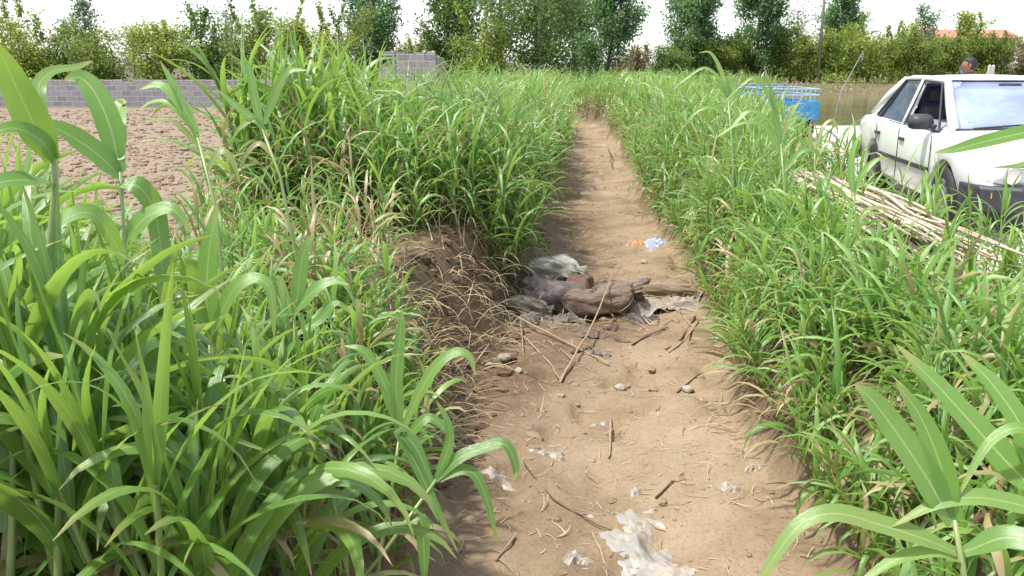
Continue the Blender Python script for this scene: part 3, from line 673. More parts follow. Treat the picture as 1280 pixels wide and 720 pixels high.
    MB().box((-.22,2.375,.34), (.22,2.388,.48)).build('number_plate', M['plate'], bo)
    bv = [(x, -y-.02+.0-a, z+.04) for x, y in zip(xs, [1.95,2.16,2.26,2.28,2.26,2.16,1.95]) for a, z in prof]
    MB().add(bv, [q[::-1] for q in bf]).build('rear_bumper', M['trim'], root, bevel=.012)
    # cabin
    MB().box((-.76,-1.6,.30), (.76,1.1,.36)).build('cabin_floor', M['seat'], root)
    MB().box((-.70,.78,.70), (.70,1.05,.90)).build('dashboard', M['seat'], root, bevel=.03)
    for s in (-.36,.36):
        MB().box((s-.24,-.35,.40), (s+.24,.20,.62)).box((s-.23,-.52,.60), (s+.23,-.36,1.10)).box((s-.13,-.53,1.13), (s+.13,-.42,1.28)).build('seat', M['seat'], root, bevel=.04)
    MB().box((-.62,-1.25,.40), (.62,-.75,.62)).box((-.62,-1.42,.60), (.62,-1.26,1.02)).build('rear_seat', M['seat'], root, bevel=.04)
    sw = MB(); ring = [(-.36+math.cos(a)*.18, .55+math.sin(a)*.06, .86+math.sin(a)*.17) for a in np.linspace(0, 2*math.pi, 21)]; sw.tube(ring, .014, 6).build('steering_wheel', M['black'], root)
    for y in (1.36, -1.2):
        for s in (1, -1):
            wheel(root, (s*.745, y, .30), s, .30, .19)
    return root
def wheel(root, c, s, r, w, rim='steel'):
    def lathe(prof, k=28):
        V_ = [(c[0]+s*x, c[1]+rr*math.cos(a), c[2]+rr*math.sin(a)) for a in np.arange(k)/k*2*math.pi for x, rr in prof]; n = len(prof)
        return V_, [(i*n+j, i*n+j+1, ((i+1) % k)*n+j+1, ((i+1) % k)*n+j) for i in range(k) for j in range(n-1)]
    t = MB().add(*lathe([(-w/2,r*.66),(-w/2,r*.92),(-w/2*.8,r),(w/2*.8,r),(w/2,r*.92),(w/2*1.05,r*.8),(w/2,r*.66)])).build('tyre', M['black'], root, smooth=True)
    MB().add(*lathe([(-w*.3,r*.655),(w*.42,r*.655),(w*.44,r*.60),(w*.30,r*.52),(w*.33,r*.30),(w*.42,r*.18),(w*.42,.001)])).build('rim', M[rim], t, smooth=True)
    return t
car()

# ------------------------------------------------------------------ blue cargo tricycles
def trike(loc, rz, label, paint, rail, seedv):
    root = empty('cargo_tricycle', loc, rz); tag(root, label, 'tricycle', 'blue cargo tricycles beyond the grass')
    P = M[paint]
    b = MB(); x, y0, y1, z0, z1 = .55, -1.0, .75, .50, .82
    b.box((-x,y0,z0-.05), (x,y1,z0)); b.box((-x,y0+.03,z0+.002), (-x+.03,y1,z1)); b.box((x-.03,y0+.03,z0+.002), (x,y1,z1)); b.box((-x+.032,y1-.03,z0+.002), (x-.032,y1,z1)); b.build('cargo_box', P, root, bevel=.008)
    tg = MB().box((-x,y0-.003,z0+.002), (x,y0+.027,z1)); t = tg.build('tailgate', P, root, bevel=.008)
    for i in range(6): MB().box((-x+.06+i*.195, y0-.018, z0+.04), (-x+.085+i*.195, y0-.004, z1-.03)).build('rib', P, t)
    r = MB(); zt = z1+.24
    for z in (zt, z1+.12):
        r.tube([(-x+.015,y0+.01,z),(-x+.015,y1-.01,z),(x-.015,y1-.01,z),(x-.015,y0+.01,z),(-x+.015,y0+.01,z)], .013, 6)
    for i in range(7):
        t_ = i/6
        for px in (-x+.015, x-.015): r.tube([(px, y0+.01+(y1-y0-.02)*t_, z1-.01), (px, y0+.01+(y1-y0-.02)*t_, zt)], .010, 6)
        r.tube([(-x+.015+(2*x-.03)*t_, y0+.01, z1-.01), (-x+.015+(2*x-.03)*t_, y0+.01, zt)], .010, 6)
    r.build('box_railing', M[rail], root)
    MB().beam((-.28,y0+.1,.40), (-.28,1.9,.42), .06).beam((.28,y0+.1,.40), (.28,1.9,.42), .06).beam((-.28,1.9,.42), (0,2.05,.75), .06).beam((.28,1.9,.42), (0,2.05,.75), .06).beam((-.5,-.45,.30),(.5,-.45,.30),.07).build('chassis', P, root)
    for s in (1, -1): wheel(root, (s*.52,-.45,.27), s, .27, .11)
    wheel(root, (0,2.25,.27), 1, .27, .10)
    MB().tube([(.0,2.0,.98),(0,2.1,.72),(.08,2.25,.27)], .025, 8).tube([(0,2.1,.72),(-.08,2.25,.27)], .022, 8).build('front_fork', P, root)
    hb = MB().tube([(-.38,1.72,1.02),(-.25,1.88,1.04),(0,2.0,1.0),(.25,1.88,1.04),(.38,1.72,1.02)], .014, 8).build('handlebar', M['steel'], root, smooth=True)
    MB().tube([(-.38,1.72,1.02),(-.30,1.82,1.03)], .02, 8).tube([(.38,1.72,1.02),(.30,1.82,1.03)], .02, 8).build('grips', M['black'], hb)
    MB().box((-.22,.95,.55), (.22,1.45,.66)).box((-.22,.86,.62), (.22,.94,.95)).build('seat', M['black'], root, bevel=.04)
    MB().hexa([(-.2,2.05,.62),(.2,2.05,.62),(.14,2.14,.62),(-.14,2.14,.62),(-.24,1.95,.98),(.24,1.95,.98),(.18,2.06,.98),(-.18,2.06,.98)]).build('front_cowl', P, root, bevel=.02)
    for s in (1, -1): MB().tube([(s*.52,-.80,.42),(s*.52,-.66,.55),(s*.52,-.45,.60),(s*.52,-.24,.55),(s*.52,-.10,.42)], .05, 6).build('mudguard', P, root)
    return root
trike((5.68, 19.3, .045), R(0), 'bright blue cargo tricycle with pale box railing beyond the grass', 'blue', 'pale', 1)
trike((6.35, 24.6, .0), R(70), 'faded dull blue cargo tricycle parked behind the bright blue one', 'bluegrey', 'bluegrey', 2)
bp_ = MB().tube([(6.55,18.5,.04),(6.78,18.7,1.05),(7.35,19.2,1.85)], [.016,.012,.008], 8).build('bamboo_pole', M['greybark'], smooth=True)
tag(bp_, 'thin slanting pole leaning up from the bright blue tricycle', 'pole')

# ------------------------------------------------------------------ person behind the car
def person():
    x, y, z = 6.52, 13.0, .045  # on the concrete
    root = empty('person', (x, y, z), R(62)); root.scale = (.955,)*3; tag(root, 'person in a pale pink shirt standing behind the white car looking left', 'person')
    J = [(0,0,.93),(0,0,1.12),(0,-.01,1.33),(0,-.005,1.44),(0,.01,1.50),   # pelvis spine chest neck neck
         (.17,0,1.39),(.235,.02,1.12),(.245,.10,.88),(.245,.13,.80),(-.17,0,1.39),(-.235,.02,1.12),(-.245,.10,.88),(-.245,.13,.80),
         (.095,0,.88),(.105,.01,.48),(.11,-.02,.09),(.12,.12,.035),(-.095,0,.88),(-.105,.01,.48),(-.11,-.02,.09),(-.12,.12,.035)]
    E = [(0,1),(1,2),(2,3),(3,4),(2,5),(5,6),(6,7),(7,8),(2,9),(9,10),(10,11),(11,12),(0,13),(13,14),(14,15),(15,16),(0,17),(17,18),(18,19),(19,20)]
    Rd = [.15,.135,.15,.065,.055,.062,.046,.032,.034,.062,.046,.032,.034,.095,.062,.042,.038,.095,.062,.042,.038]
    def skin(name, idx, extra, mat, parent):
        mp = {j: i for i, j in enumerate(idx)}
        me = bpy.data.meshes.new(name); me.from_pydata([J[j] for j in idx], [(mp[a], mp[b]) for a, b in E if a in mp and b in mp], []); me.materials.append(mat)
        o = bpy.data.objects.new(name, me); C.objects.link(o); o.parent = parent
        sk = o.modifiers.new('skin', 'SKIN'); sk.use_smooth_shade = True
        for i, j in enumerate(idx): me.skin_vertices[0].data[i].radius = (Rd[j]+extra, (Rd[j]+extra)*(.72 if j in (0,1,2) else 1)); 
        me.skin_vertices[0].data[0].use_root = True
        s = o.modifiers.new('sub', 'SUBSURF'); s.levels = 2; s.render_levels = 2
        for p in me.polygons: p.use_smooth = True
        return o
    skinm = simple('skin', (.24,.11,.07), .5, var=.08)
    body = skin('body', list(range(21)), 0, skinm, root)
    skin('shirt', [0,1,2,5,6,9,10], .018, simple('pale_pink_shirt', (.68,.48,.42), .85, var=.08, scale=20), root)
    skin('trousers', [0,13,14,15,17,18,19], .014, simple('dark_trousers', (.05,.05,.07), .9), root)
    # head with a face
    def blob(fn, mat, name, parent, n=20, m_=14):
        V_ = [fn(a, b) for b in np.linspace(-math.pi/2, math.pi/2, m_) for a in np.arange(n)/n*2*math.pi]
        F_ = np.array([(j*n+i, j*n+(i+1) % n, (j+1)*n+(i+1) % n, (j+1)*n+i) for j in range(m_-1) for i in range(n)]); return meshobj(name, V_, F_, mat, parent)
    def head(a, b):
        dx, dy, dz = math.cos(b)*math.cos(a), math.cos(b)*math.sin(a), math.sin(b)
        jaw = 1-.22*max(0, -dz)**1.2; nose = .022*math.exp(-((dx/.16)**2+((dz+.12)/.22)**2))*(dy > 0)
        brow = .005*math.exp(-((dz-.12)/.1)**2)*(dy > .3)
        return (dx*.078*jaw, .015+dy*.098*jaw+nose+brow, 1.60+dz*.118)
    hd = blob(head, skinm, 'head', root, 28, 22)
    for s in (1, -1):
        blob(lambda a, b: (s*.079+.010*math.cos(b)*math.cos(a), .0+.020*math.cos(b)*math.sin(a), 1.60+.032*math.sin(b)), skinm, 'ear', hd, 10, 8)
        blob(lambda a, b: (s*.030+.013*math.cos(b)*math.cos(a), .100+.010*math.cos(b)*math.sin(a), 1.612+.008*math.sin(b)), simple('eye', (.05,.03,.02), .2), 'eye', hd, 10, 6)
    blob(lambda a, b: (.024*math.cos(b)*math.cos(a), .098+.010*math.cos(b)*math.sin(a), 1.545+.007*math.sin(b)), simple('lips', (.32,.12,.09), .5), 'mouth', hd, 10, 6)
    hm = simple('black_hair', (.012,.010,.010), .6)
    def hair(a, b):
        dx, dy, dz = math.cos(b)*math.cos(a), math.cos(b)*math.sin(a), math.sin(b); lim = .38 if dy > .25 else (-.62 if dy < .0 else -.05)
        k = 1.0 if dz > lim-.1 else .86; return (dx*.083*k, .006+dy*.104*k, 1.612+dz*.119*(1 if dz > 0 else .9)+.006*math.sin(9*a)*(dz > .1))
    blob(hair, hm, 'hair', hd, 28, 18)
    # hands: palm and five bent fingers each
    for s in (1, -1):
        h = MB(); w = np.array((s*.245,.13,.80))
        h.tube([w+(0,0,.02), w+(0,.012,-.03), w+(0,.016,-.085)], [.026,.036,.034], 8)
        for i, (dx, L) in enumerate(((-.03,.068),(-.010,.078),(.010,.073),(.029,.058))):
            b0 = w+np.array((s*.004,.016+dx,-.08)); h.tube([b0, b0+np.array((-s*.006,0,-L*.45)), b0+np.array((-s*.020,0,-L*.8)), b0+np.array((-s*.036,0,-L))], [.0095,.009,.008,.006], 6)
        t0 = w+np.array((-s*.004,.04,-.03)); h.tube([t0, t0+np.array((-s*.012,.026,-.03)), t0+np.array((-s*.020,.030,-.062))], [.012,.010,.007], 6)
        h.build('hand', skinm, body, smooth=True)
    for s in (1, -1):
        sh = MB().tube([(s*.11,-.06,.045),(s*.112,.0,.05),(s*.118,.10,.04),(s*.122,.19,.028)], [.045,.05,.046,.028], 10); sh.build('shoe', M['black'], root, smooth=True)
person()

# ------------------------------------------------------------------ grass blades, stalks
def nrm(a): return a/(np.linalg.norm(a, axis=-1, keepdims=True)+1e-9)
def ribbons(P, S, W, rnd, dry, fold=.0, wave=0.0, rg=rng, across=3):
    """P (N,n,3) centre lines, S (N,n,3) side vectors, W (N,n) half widths -> verts, quads, uv, col"""
    N, n = P.shape[:2]
    T = nrm(np.gradient(P, axis=1)); U = nrm(np.cross(S, T))
    s = np.linspace(0, 1, n)
    if across == 3:
        ph = rg.uniform(0, 6.28, (N, 1)); wv1 = wave*np.sin(s[None]*15+ph)*W; wv2 = wave*np.sin(s[None]*13+ph*1.7)*W
        L = P-S*W[...,None]+U*(fold*W+wv1)[...,None]; Rr = P+S*W[...,None]+U*(fold*W+wv2)[...,None]
        V = np.stack([L, P, Rr], 2); us = (0, .5, 1)
    else:
        V = np.stack([P-S*W[...,None], P+S*W[...,None]], 2); us = (.1, .9)
    k = across; ids = np.arange(N*n*k).reshape(N, n, k)
    Fq = np.stack([ids[:,:-1,:-1], ids[:,:-1,1:], ids[:,1:,1:], ids[:,1:,:-1]], -1).reshape(-1, 4)
    uv = np.stack(np.broadcast_arrays(np.array(us)[None,None,:], s[None,:,None]), -1); uv = np.broadcast_to(uv, (N, n, k, 2)).reshape(-1, 2)
    col = np.zeros((N, n, k, 4)); col[...,0] = rnd[:,None,None]; col[...,1] = dry[:,None,None]; col[...,3] = 1
    return V.reshape(-1, 3), Fq, uv, col.reshape(-1, 4)
def arch(B, az, el, L, W, curl, n=7, swing=None, twist=None, p=1.5, shape='leaf'):
    N = len(B); s = np.linspace(0, 1, n)[None]
    e = el[:,None]-curl[:,None]*s**p; a = az[:,None]+(swing[:,None]*s**1.5 if swing is not None else 0)
    d = np.stack([np.cos(e)*np.cos(a), np.cos(e)*np.sin(a), np.sin(e)], -1)
    stp = d[:,:-1]*.5+d[:,1:]*.5; P = B[:,None]+np.concatenate([np.zeros((N,1,3)), np.cumsum(stp, 1)], 1)*(L/(n-1))[:,None,None]
    S = np.stack([-np.sin(a), np.cos(a), np.zeros_like(a)], -1)
    if twist is not None:
        tw = twist[:,None]*s; U = np.cross(S, d); S = S*np.cos(tw)[...,None]+U*np.sin(tw)[...,None]
    if shape == 'leaf': w = W[:,None]*(.42+.58*sst(0, .28, s))*np.clip(1-s**2.6, 0, 1)**.9+.0006
    else: w = W[:,None]*(1-.75*s)+.0005
    return P, S, w
def cat(parts):
    V = []; Fq = []; U = []; Cc = []; o = 0
    for v, f, u, c in parts: V.append(v); Fq.append(f+o); U.append(u); Cc.append(c); o += len(v)
    return np.concatenate(V), np.concatenate(Fq), np.concatenate(U), np.concatenate(Cc)
def sticks(A, B, r, rnd, dry, k=3, bend=None, n=3):
    """N tapered stalks from A to B"""
    N = len(A); s = np.linspace(0, 1, n)
    P = A[:,None]*(1-s)[None,:,None]+B[:,None]*s[None,:,None]
    if bend is not None: P = P+bend[:,None]*np.sin(s*math.pi)[None,:,None]
    T = nrm(B-A); ref = np.where(np.abs(T[:,2:3]) < .8, np.array([[0,0,1.]]), np.array([[1.,0,0]])); X_ = nrm(np.cross(T, ref)); Y_ = np.cross(T, X_)
    a = np.arange(k)*2*math.pi/k; rr = r[:,None]*(1-.45*s)[None]
    V = P[:,:,None]+rr[:,:,None,None]*(np.cos(a)[None,None,:,None]*X_[:,None,None]+np.sin(a)[None,None,:,None]*Y_[:,None,None])
    ids = np.arange(N*n*k).reshape(N, n, k); nx_ = np.roll(ids, -1, 2)
    Fq = np.stack([ids[:,:-1], nx_[:,:-1], nx_[:,1:], ids[:,1:]], -1).reshape(-1, 4)
    uv = np.stack(np.broadcast_arrays((np.arange(k)/k)[None,None,:], (s*.8)[None,:,None]), -1); uv = np.broadcast_to(uv, (N, n, k, 2)).reshape(-1, 2)
    col = np.zeros((N, n, k, 4)); col[...,0] = rnd[:,None,None]; col[...,1] = dry[:,None,None]; col[...,3] = 1
    return V.reshape(-1, 3), Fq, uv, col.reshape(-1, 4)

def stand(name, P, h, dryp, lw, ll, nleaf, label, seg=6, rg=rng, lean=.16, out=None):
    """a dense stand of fodder grass; one blade-bearing stalk per point"""
    N = len(P); az = rg.uniform(0, 6.283, N); ln = np.abs(rg.normal(0, lean, N))
    lean_v = np.stack([np.cos(az)*ln*h, np.sin(az)*ln*h, h*rg.uniform(.72, 1., N)*.80], 1)
    if out is not None: lean_v[:,:2] += out*h[:,None]
    top = P+lean_v; tint = np.clip(rg.normal(.5, .17, N)+1.1*fbm(P[:,0]*.9, P[:,1]*.9, 63, 3), 0, 1)
    sdry = (rg.random(N) < dryp).astype(float)
    parts = [sticks(P-np.array([0,0,.05]), top, h*.0035+.0025, tint, np.clip(sdry+.25*(rg.random(N)<.4), 0, 1), 3)]
    t = np.tile((np.arange(nleaf)+.6)/nleaf, N).reshape(N, nleaf)+rg.uniform(-.06, .06, (N, nleaf)); t = np.clip(t, .04, 1)
    B = (P[:,None]+lean_v[:,None]*t[...,None]).reshape(-1, 3); tf = t.ravel(); hh = np.repeat(h, nleaf)
    la = (az[:,None]+np.arange(nleaf)[None]*math.pi+rg.normal(0, .7, (N, nleaf))).ravel(); n_ = len(B)
    el = R(38)+R(42)*tf+rg.normal(0, .16, n_); L = ll*np.clip(hh, .5, 1.3)**.6*rg.uniform(.6, 1.25, n_)
    curl = rg.uniform(.7, 2.9, n_)*(1.15-.40*tf); W = lw*.5*rg.uniform(.65, 1.3, n_)
    ld = np.clip(np.repeat(sdry, nleaf)+(rg.random(n_) < .42*(1-tf)**1.5+.02), 0, 1)*rg.uniform(.75, 1, n_)
    Pq, S, w = arch(B, la, el, L, W, curl, seg, rg.normal(0, .5, n_), rg.normal(0, .9, n_))
    parts.append(ribbons(Pq, S, w, np.clip(np.repeat(tint, nleaf)+rg.normal(0, .17, n_), 0, 1), ld, fold=.35, across=3 if seg > 5 else 2, rg=rg))
    V, Fq, uv, c = cat(parts)
    o = meshobj(name, V, Fq, M['grass'], uv=uv, col=c); tag(o, label, 'grass', kind='stuff'); return o
def scatter(y0, y1, n, dfun, rg=rng):
    y = rg.uniform(y0, y1, n); return y, dfun(y, rg.random(n))

# right bank: edge of the ditch out to the road
def right_pts(y0, y1, dens, rg=rng):
    n = int((y1-y0)*2.2*dens); y = rg.uniform(y0, y1, n); w = ditch_w(y); c = ditch_c(y)
    hi = road_x(y)-c-w-.02+.35*sst(13, 17, y); q = rg.random(n); d = w+.02+q*hi; x = c+d
    # the cane bundle and the bare strip by the road stay open
    keep = ~((x > 1.96+.17*(y-5.4)) & (y < 10.2) & (y > 4.7) & (rg.random(n) < .86))
    keep &= fbm(x*1.1, y*1.1, 77, 3)+.42 > rg.random(n)*.75*(d-w > .5)
    return x[keep], y[keep], (d-w)[keep]
def H3(x, y): return np.stack([x, y, H(x, y)], 1)
x, y, e = right_pts(2.2, 9, 135)
h = np.interp(y, [3, 6, 9], [.42, .50, .64])*rng.uniform(.7, 1.25, len(x))*(1-.34*sst(.5, 1.1, e)*(1-sst(7, 8.5, y)))*(.85+.15*sst(0, .5, e))
o_ = np.stack([-.38*(1-sst(0, .35, e)), 0*e], 1)
stand('bank_grass', H3(x, y), h, .05+.10*(1-sst(0, .2, e)), .025, .62, 7, 'knee high green grass on the near right bank, drooping into the ditch', 7, out=o_)
x, y, e = right_pts(9, 18, 98)
h = np.interp(y, [9, 13, 18], [.68, .88, 1.02])*rng.uniform(.75, 1.2, len(x))*(.8+.2*sst(0, .6, e)); o_ = np.stack([-.25*(1-sst(0, .35, e)), 0*e], 1)
stand('bank_grass', H3(x, y), h, .05, .027, .58, 7, 'waist high green grass on the right bank beside the road', 6, out=o_)
x, y, e = right_pts(18, 46, 46)
h = np.interp(y, [18, 28, 46], [1.02, 1.18, 1.2])*rng.uniform(.75, 1.2, len(x))
stand('bank_grass', H3(x, y), h, .04, .034, .56, 6, 'far strip of tall grass along the right side of the ditch', 5)
# left bank
def left_pts(y0, y1, dens, wd, rg=rng):
    n = int((y1-y0)*wd*dens); y = rg.uniform(y0, y1, n); w = ditch_w(y); c = ditch_c(y); e = rg.random(n)*wd; x = c-w-.03-e
    keep = fbm(x*1.2, y*1.2, 55, 3)+.5 > rg.random(n)*.7*(e > .4)
    return x[keep], y[keep], e[keep]
x, y, e = left_pts(7.3, 12.5, 150, 2.1); k = rng.random(len(x)) < sst(7.2, 8.4, y+.55*(e-.3)); x, y, e = x[k], y[k], e[k]
h = np.interp(e, [0, .4, 1.0, 1.5, 2.1], [.86, 1.05, 1.12, 1.14, 1.32])*rng.uniform(.72, 1.16, len(x)); o_ = np.stack([.30*(1-sst(0, .4, e)), -.12*(1-sst(7.3, 8.6, y))], 1)
stand('bank_grass', H3(x, y), h, .05+.15*sst(.8, 1.6, e)*(1-sst(8.2, 9.5, y)), .025, .58, 8, 'dense tall grass on the left bank overhanging the sacks', 7, out=o_)
x, y, e = left_pts(12.5, 22, 80, 2.4)
h = np.interp(e, [0, .5, 1.2, 2.4], [.95, 1.1, 1.06, 1.02])*rng.uniform(.75, 1.16, len(x)); o_ = np.stack([.25*(1-sst(0, .4, e)), 0*e], 1)
stand('bank_grass', H3(x, y), h, .06, .031, .54, 7, 'tall green grass further along the left side of the ditch', 6, out=o_)
x, y, e = left_pts(22, 46, 36, 3.2); h = np.interp(x-.08*y, [-3.5, -2.0, -.5], [.7, .85, 1.15])*rng.uniform(.75, 1.2, len(x))
stand('bank_grass', H3(x, y), h, .06, .036, .58, 6, 'far tall grass on the left where the ditch bends away', 5)
n = 2600; x = rng.uniform(-8, 12, n); y = rng.uniform(40, 47, n); k = np.abs(x-ditch_c(y)) > .9; x, y = x[k], y[k]
stand('bank_grass', H3(x, y), rng.uniform(.8, 1.3, len(x)), .06, .04, .6, 5, 'rank grass under the trees where the path ends', 5)
n = 2600; y = rng.uniform(63, 73, n); x = rng.uniform(4, 48, n); k = fbm(x*.35, y*.35, 41, 3)+.35 > rng.random(n)*.8; x, y = x[k], y[k]
stand('far_bank_grass', H3(x, y), rng.uniform(.25, .75, len(x)), .45, .06, .5, 5, 'rough half dry grass on the far bank of the pond', 5)
# thin ragged growth at the field edge, left
n = 430; y = rng.uniform(4.2, 8.4, n); x = ditch_c(y)-ditch_w(y)-rng.uniform(.5, 2.6, n)
k = fbm(x*1.5, y*1.5, 91, 3)+.45 > rng.random(n)*.9; x, y = x[k], y[k]
stand('field_edge_grass', H3(x, y), rng.uniform(.35, .95, len(x)), .18, .022, .45, 6, 'thin ragged grass between the tilled field and the left bank', 7)
n = 700; y = rng.uniform(1.9, 5.4, n); x = ditch_c(y)-ditch_w(y)-rng.uniform(.0, 2.1, n)
stand('under_grass', H3(x, y), rng.uniform(.25, .6, n), .14, .026, .42, 6, 'low grass growing at the feet of the broad leaved plants on the left', 7)

# dry grass, roots and straw (uncountable)
def strawmat(name, P, az, el, L, W, curl, label, n=6, rg=rng):
    N = len(P); Pq, S, w = arch(P, az, el, L, W, curl, n, rg.normal(0, .7, N), rg.normal(0, 1, N), shape='straw')
    V, Fq, uv, c = ribbons(Pq, S, w, rg.random(N), (rg.random(N) < .3)*.8, across=2, rg=rg)
    o = meshobj(name, V, Fq, M['straw'], uv=uv, col=c); return tag(o, label, 'dry grass', kind='stuff')
n = 1700; y = rng.uniform(5.0, 26, n)**1.0; y = 4.6+(y-5)*rng.random(n); sd = np.where(rng.random(n) < .75, -1, 1)
c_ = ditch_c(y); w = ditch_w(y); x = c_+sd*(w+rng.uniform(-.12, .34, n)); az = np.where(sd > 0, math.pi, 0)+rng.normal(0, .7, n)
strawmat('dry_grass', H3(x, y)+np.array([0,0,.02]), az, rng.uniform(-.2, 1.0, n), rng.uniform(.12, .42, n), rng.uniform(.0018, .0045, n), rng.uniform(.8, 2.4, n), 'dry straw and roots hanging down the ditch banks')
n = 420; y = rng.uniform(4.6, 8.4, n); x = ditch_c(y)-ditch_w(y)-rng.uniform(.05, 1.9, n); k = fbm(x*1.7, y*1.7, 13, 3) > -.12; x, y = x[k], y[k]; n = len(x)
strawmat('dry_grass', H3(x, y), rng.uniform(0, 6.28, n), rng.uniform(.4, 1.5, n), rng.uniform(.25, .75, n), rng.uniform(.002, .006, n), rng.uniform(.3, 2.2, n), 'tangle of dead tan grass on the left bank before the green grass')
n = 2600; y = 3.0+rng.random(n)**1.2*24; x = ditch_c(y)+ditch_w(y)*rng.uniform(-.95, .95, n); L_ = rng.uniform(.03, .16, n)*(.8+.03*y)
strawmat('straw_litter', H3(x, y)+np.array([0,0,.006]), rng.uniform(0, 6.28, n), rng.normal(.05, .12, n), L_, rng.uniform(.0015, .0035, n), rng.normal(0, .35, n), 'short bits of straw strewn over the ditch bed', 4)

n = 420; y = rng.uniform(7.5, 9.4, n); x = ditch_c(y)-ditch_w(y)-rng.uniform(1.0, 2.2, n)
strawmat('dry_grass', H3(x, y), rng.uniform(0, 6.28, n), rng.uniform(1.1, 1.6, n), rng.uniform(.5, 1.1, n), rng.uniform(.003, .008, n), rng.uniform(.1, 1.6, n), 'dead yellow brown stalks standing in the foot of the left clump', 8)
# soil crumbs
def lumps(name, P, size, mat, label, rg=rng):
    N = len(P); b = bmesh.new(); bmesh.ops.create_icosphere(b, subdivisions=1, radius=1); bv = np.array([v.co[:] for v in b.verts]); bf = np.array([[v.index for v in f.verts] for f in b.faces]); b.free()
    k = len(bv); S = size[:,None,None]*rg.uniform(.6, 1.3, (N, 1, 3))*np.array([1,1,.62]); a = rg.uniform(0, 6.28, N); ca, sa = np.cos(a)[:,None], np.sin(a)[:,None]
    V = bv[None]*S*rg.uniform(.75, 1.2, (N, k, 1)); X_ = V[...,0]*ca-V[...,1]*sa; Y_ = V[...,0]*sa+V[...,1]*ca
    V = np.stack([X_, Y_, V[...,2]], -1)+P[:,None]; Fq = (bf[None]+np.arange(N)[:,None,None]*k).reshape(-1, 3)
    z = np.zeros((N*k, 4)); z[:,3] = 1; z[:,{'p':0,'b':1,'f':2}[mat]] = 1; z[:,0] = 1
    o = meshobj(name, V.reshape(-1, 3), Fq, M['soil'], col=z, smooth=False); return tag(o, label, 'soil', kind='stuff')
n = 1000; y = 2.9+rng.random(n)**1.7*20; x = ditch_c(y)+ditch_w(y)*np.clip(rng.normal(0, .62, n), -1.15, 1.15); k = fbm(x*2, y*2, 3, 3) > -.16; x, y = x[k], y[k]
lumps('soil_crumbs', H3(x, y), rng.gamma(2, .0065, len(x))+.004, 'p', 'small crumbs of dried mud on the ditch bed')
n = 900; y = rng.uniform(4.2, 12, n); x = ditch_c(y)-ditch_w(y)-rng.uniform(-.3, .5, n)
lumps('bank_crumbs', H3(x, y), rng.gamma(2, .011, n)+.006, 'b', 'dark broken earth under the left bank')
n = 14000; y = 5+rng.random(n)**1.3*29; x = ditch_c(y)-ditch_w(y)-2.6-rng.random(n)*(4+y*.62)
lumps('field_clods', H3(x, y), rng.gamma(2.2, .016, n)+.010, 'f', 'clods of the tilled field')

# ------------------------------------------------------------------ broad leaved plants, one by one
def leafset(B, az, el, L, W, curl, rg, dry=None, n=12, rnd=None, swing=.45, twist=.7):
    N = len(B); dry = np.zeros(N) if dry is None else dry; rnd = rg.uniform(.15, .85, N) if rnd is None else rnd
    Pq, S, w = arch(B, az, el, L, W, curl, n, rg.normal(0, swing, N), rg.normal(0, twist, N), p=1.7)
    return ribbons(Pq, S, w, rnd, dry, fold=.32, wave=.16, rg=rg)
def plant_mesh(h, nl, LL, LW, seed, upright=.0, dryn=1):
    rg = np.random.default_rng(seed); az0 = rg.uniform(0, 6.28)
    top = np.array([rg.normal()*.06*h, rg.normal()*.06*h, h*.66]); t = np.linspace(.10, 1, nl)**.85
    B = top[None]*t[:,None]; az = az0+np.arange(nl)*math.pi+rg.normal(0, .45, nl)
    el = R(50)+R(30)*t+rg.normal(0, .10, nl)+upright; L = LL*(.65+.5*np.sin(math.pi*(t*.85+.12)))*rg.uniform(.8, 1.2, nl)
    curl = rg.uniform(.9, 3.1, nl)*(1.2-.45*t); W = LW*.5*(.7+.4*np.sin(math.pi*t))*rg.uniform(.8, 1.2, nl)
    dry = np.where(np.arange(nl) < dryn, rg.uniform(.4, 1, nl), 0)
    lv = leafset(B, az, el, L, W, curl, rg, dry)
    # the whorl of young leaves at the top
    m = 3; wh = leafset(np.repeat(top[None]*.97, m, 0), az0+rg.uniform(0, 6.28, m), np.full(m, R(82))+rg.normal(0, .08, m), LL*rg.uniform(.5, .95, m), LW*.5*rg.uniform(.45, .8, m), rg.uniform(.1, .9, m), rg, rnd=rg.uniform(.5, .9, m))
    st = sticks(np.array([[0,0,-.08]]), top[None], np.array([.0065+.006*h]), np.array([.4]), np.array([.12]), 8, rg.normal(size=(1,3))*.02*h, 8)
    return st, cat([lv, wh])
def plant(name, loc, st, lv, label, group=None, rz=0, cat_='plant', mat='maize'):
    root = empty(name, loc, rz); tag(root, label, cat_, group)
    meshobj('stem', st[0], st[1], M['stem'], root, st[2], st[3]); meshobj('leaves', lv[0], lv[1], M[mat], root, lv[2], lv[3])
    return root
def copy_plant(src, loc, rz, s, tilt=(0,0)):
    r = src.copy(); C.objects.link(r); r.location = loc; r.rotation_euler = (tilt[0], tilt[1], rz); r.scale = (s, s, s)
    for ch in src.children:
        c = ch.copy(); C.objects.link(c); c.parent = r
    return r
random.seed(11)
def field_of(name, spots, protos, label, group):
    """spots: x, y, height scale"""
    used = {}
    for i, (x, y, s) in enumerate(spots):
        j = i % len(protos); z = float(H(x, y)); rz = random.uniform(0, 6.28); tl = (random.gauss(0, .07), random.gauss(0, .07))
        if j not in used:
            o = plant(name, (x, y, z), *protos[j], label, group, rz); o.scale = (s,)*3; used[j] = o
        else: copy_plant(used[j], (x, y, z), rz, s, tl)
big = [plant_mesh(1.0, 10, .60, (.044,.052,.038,.056)[i % 4], 200+i, dryn=1+i % 2) for i in range(10)]
mid = [plant_mesh(1.0, 9, .55, .040, 300+i, dryn=2) for i in range(7)]
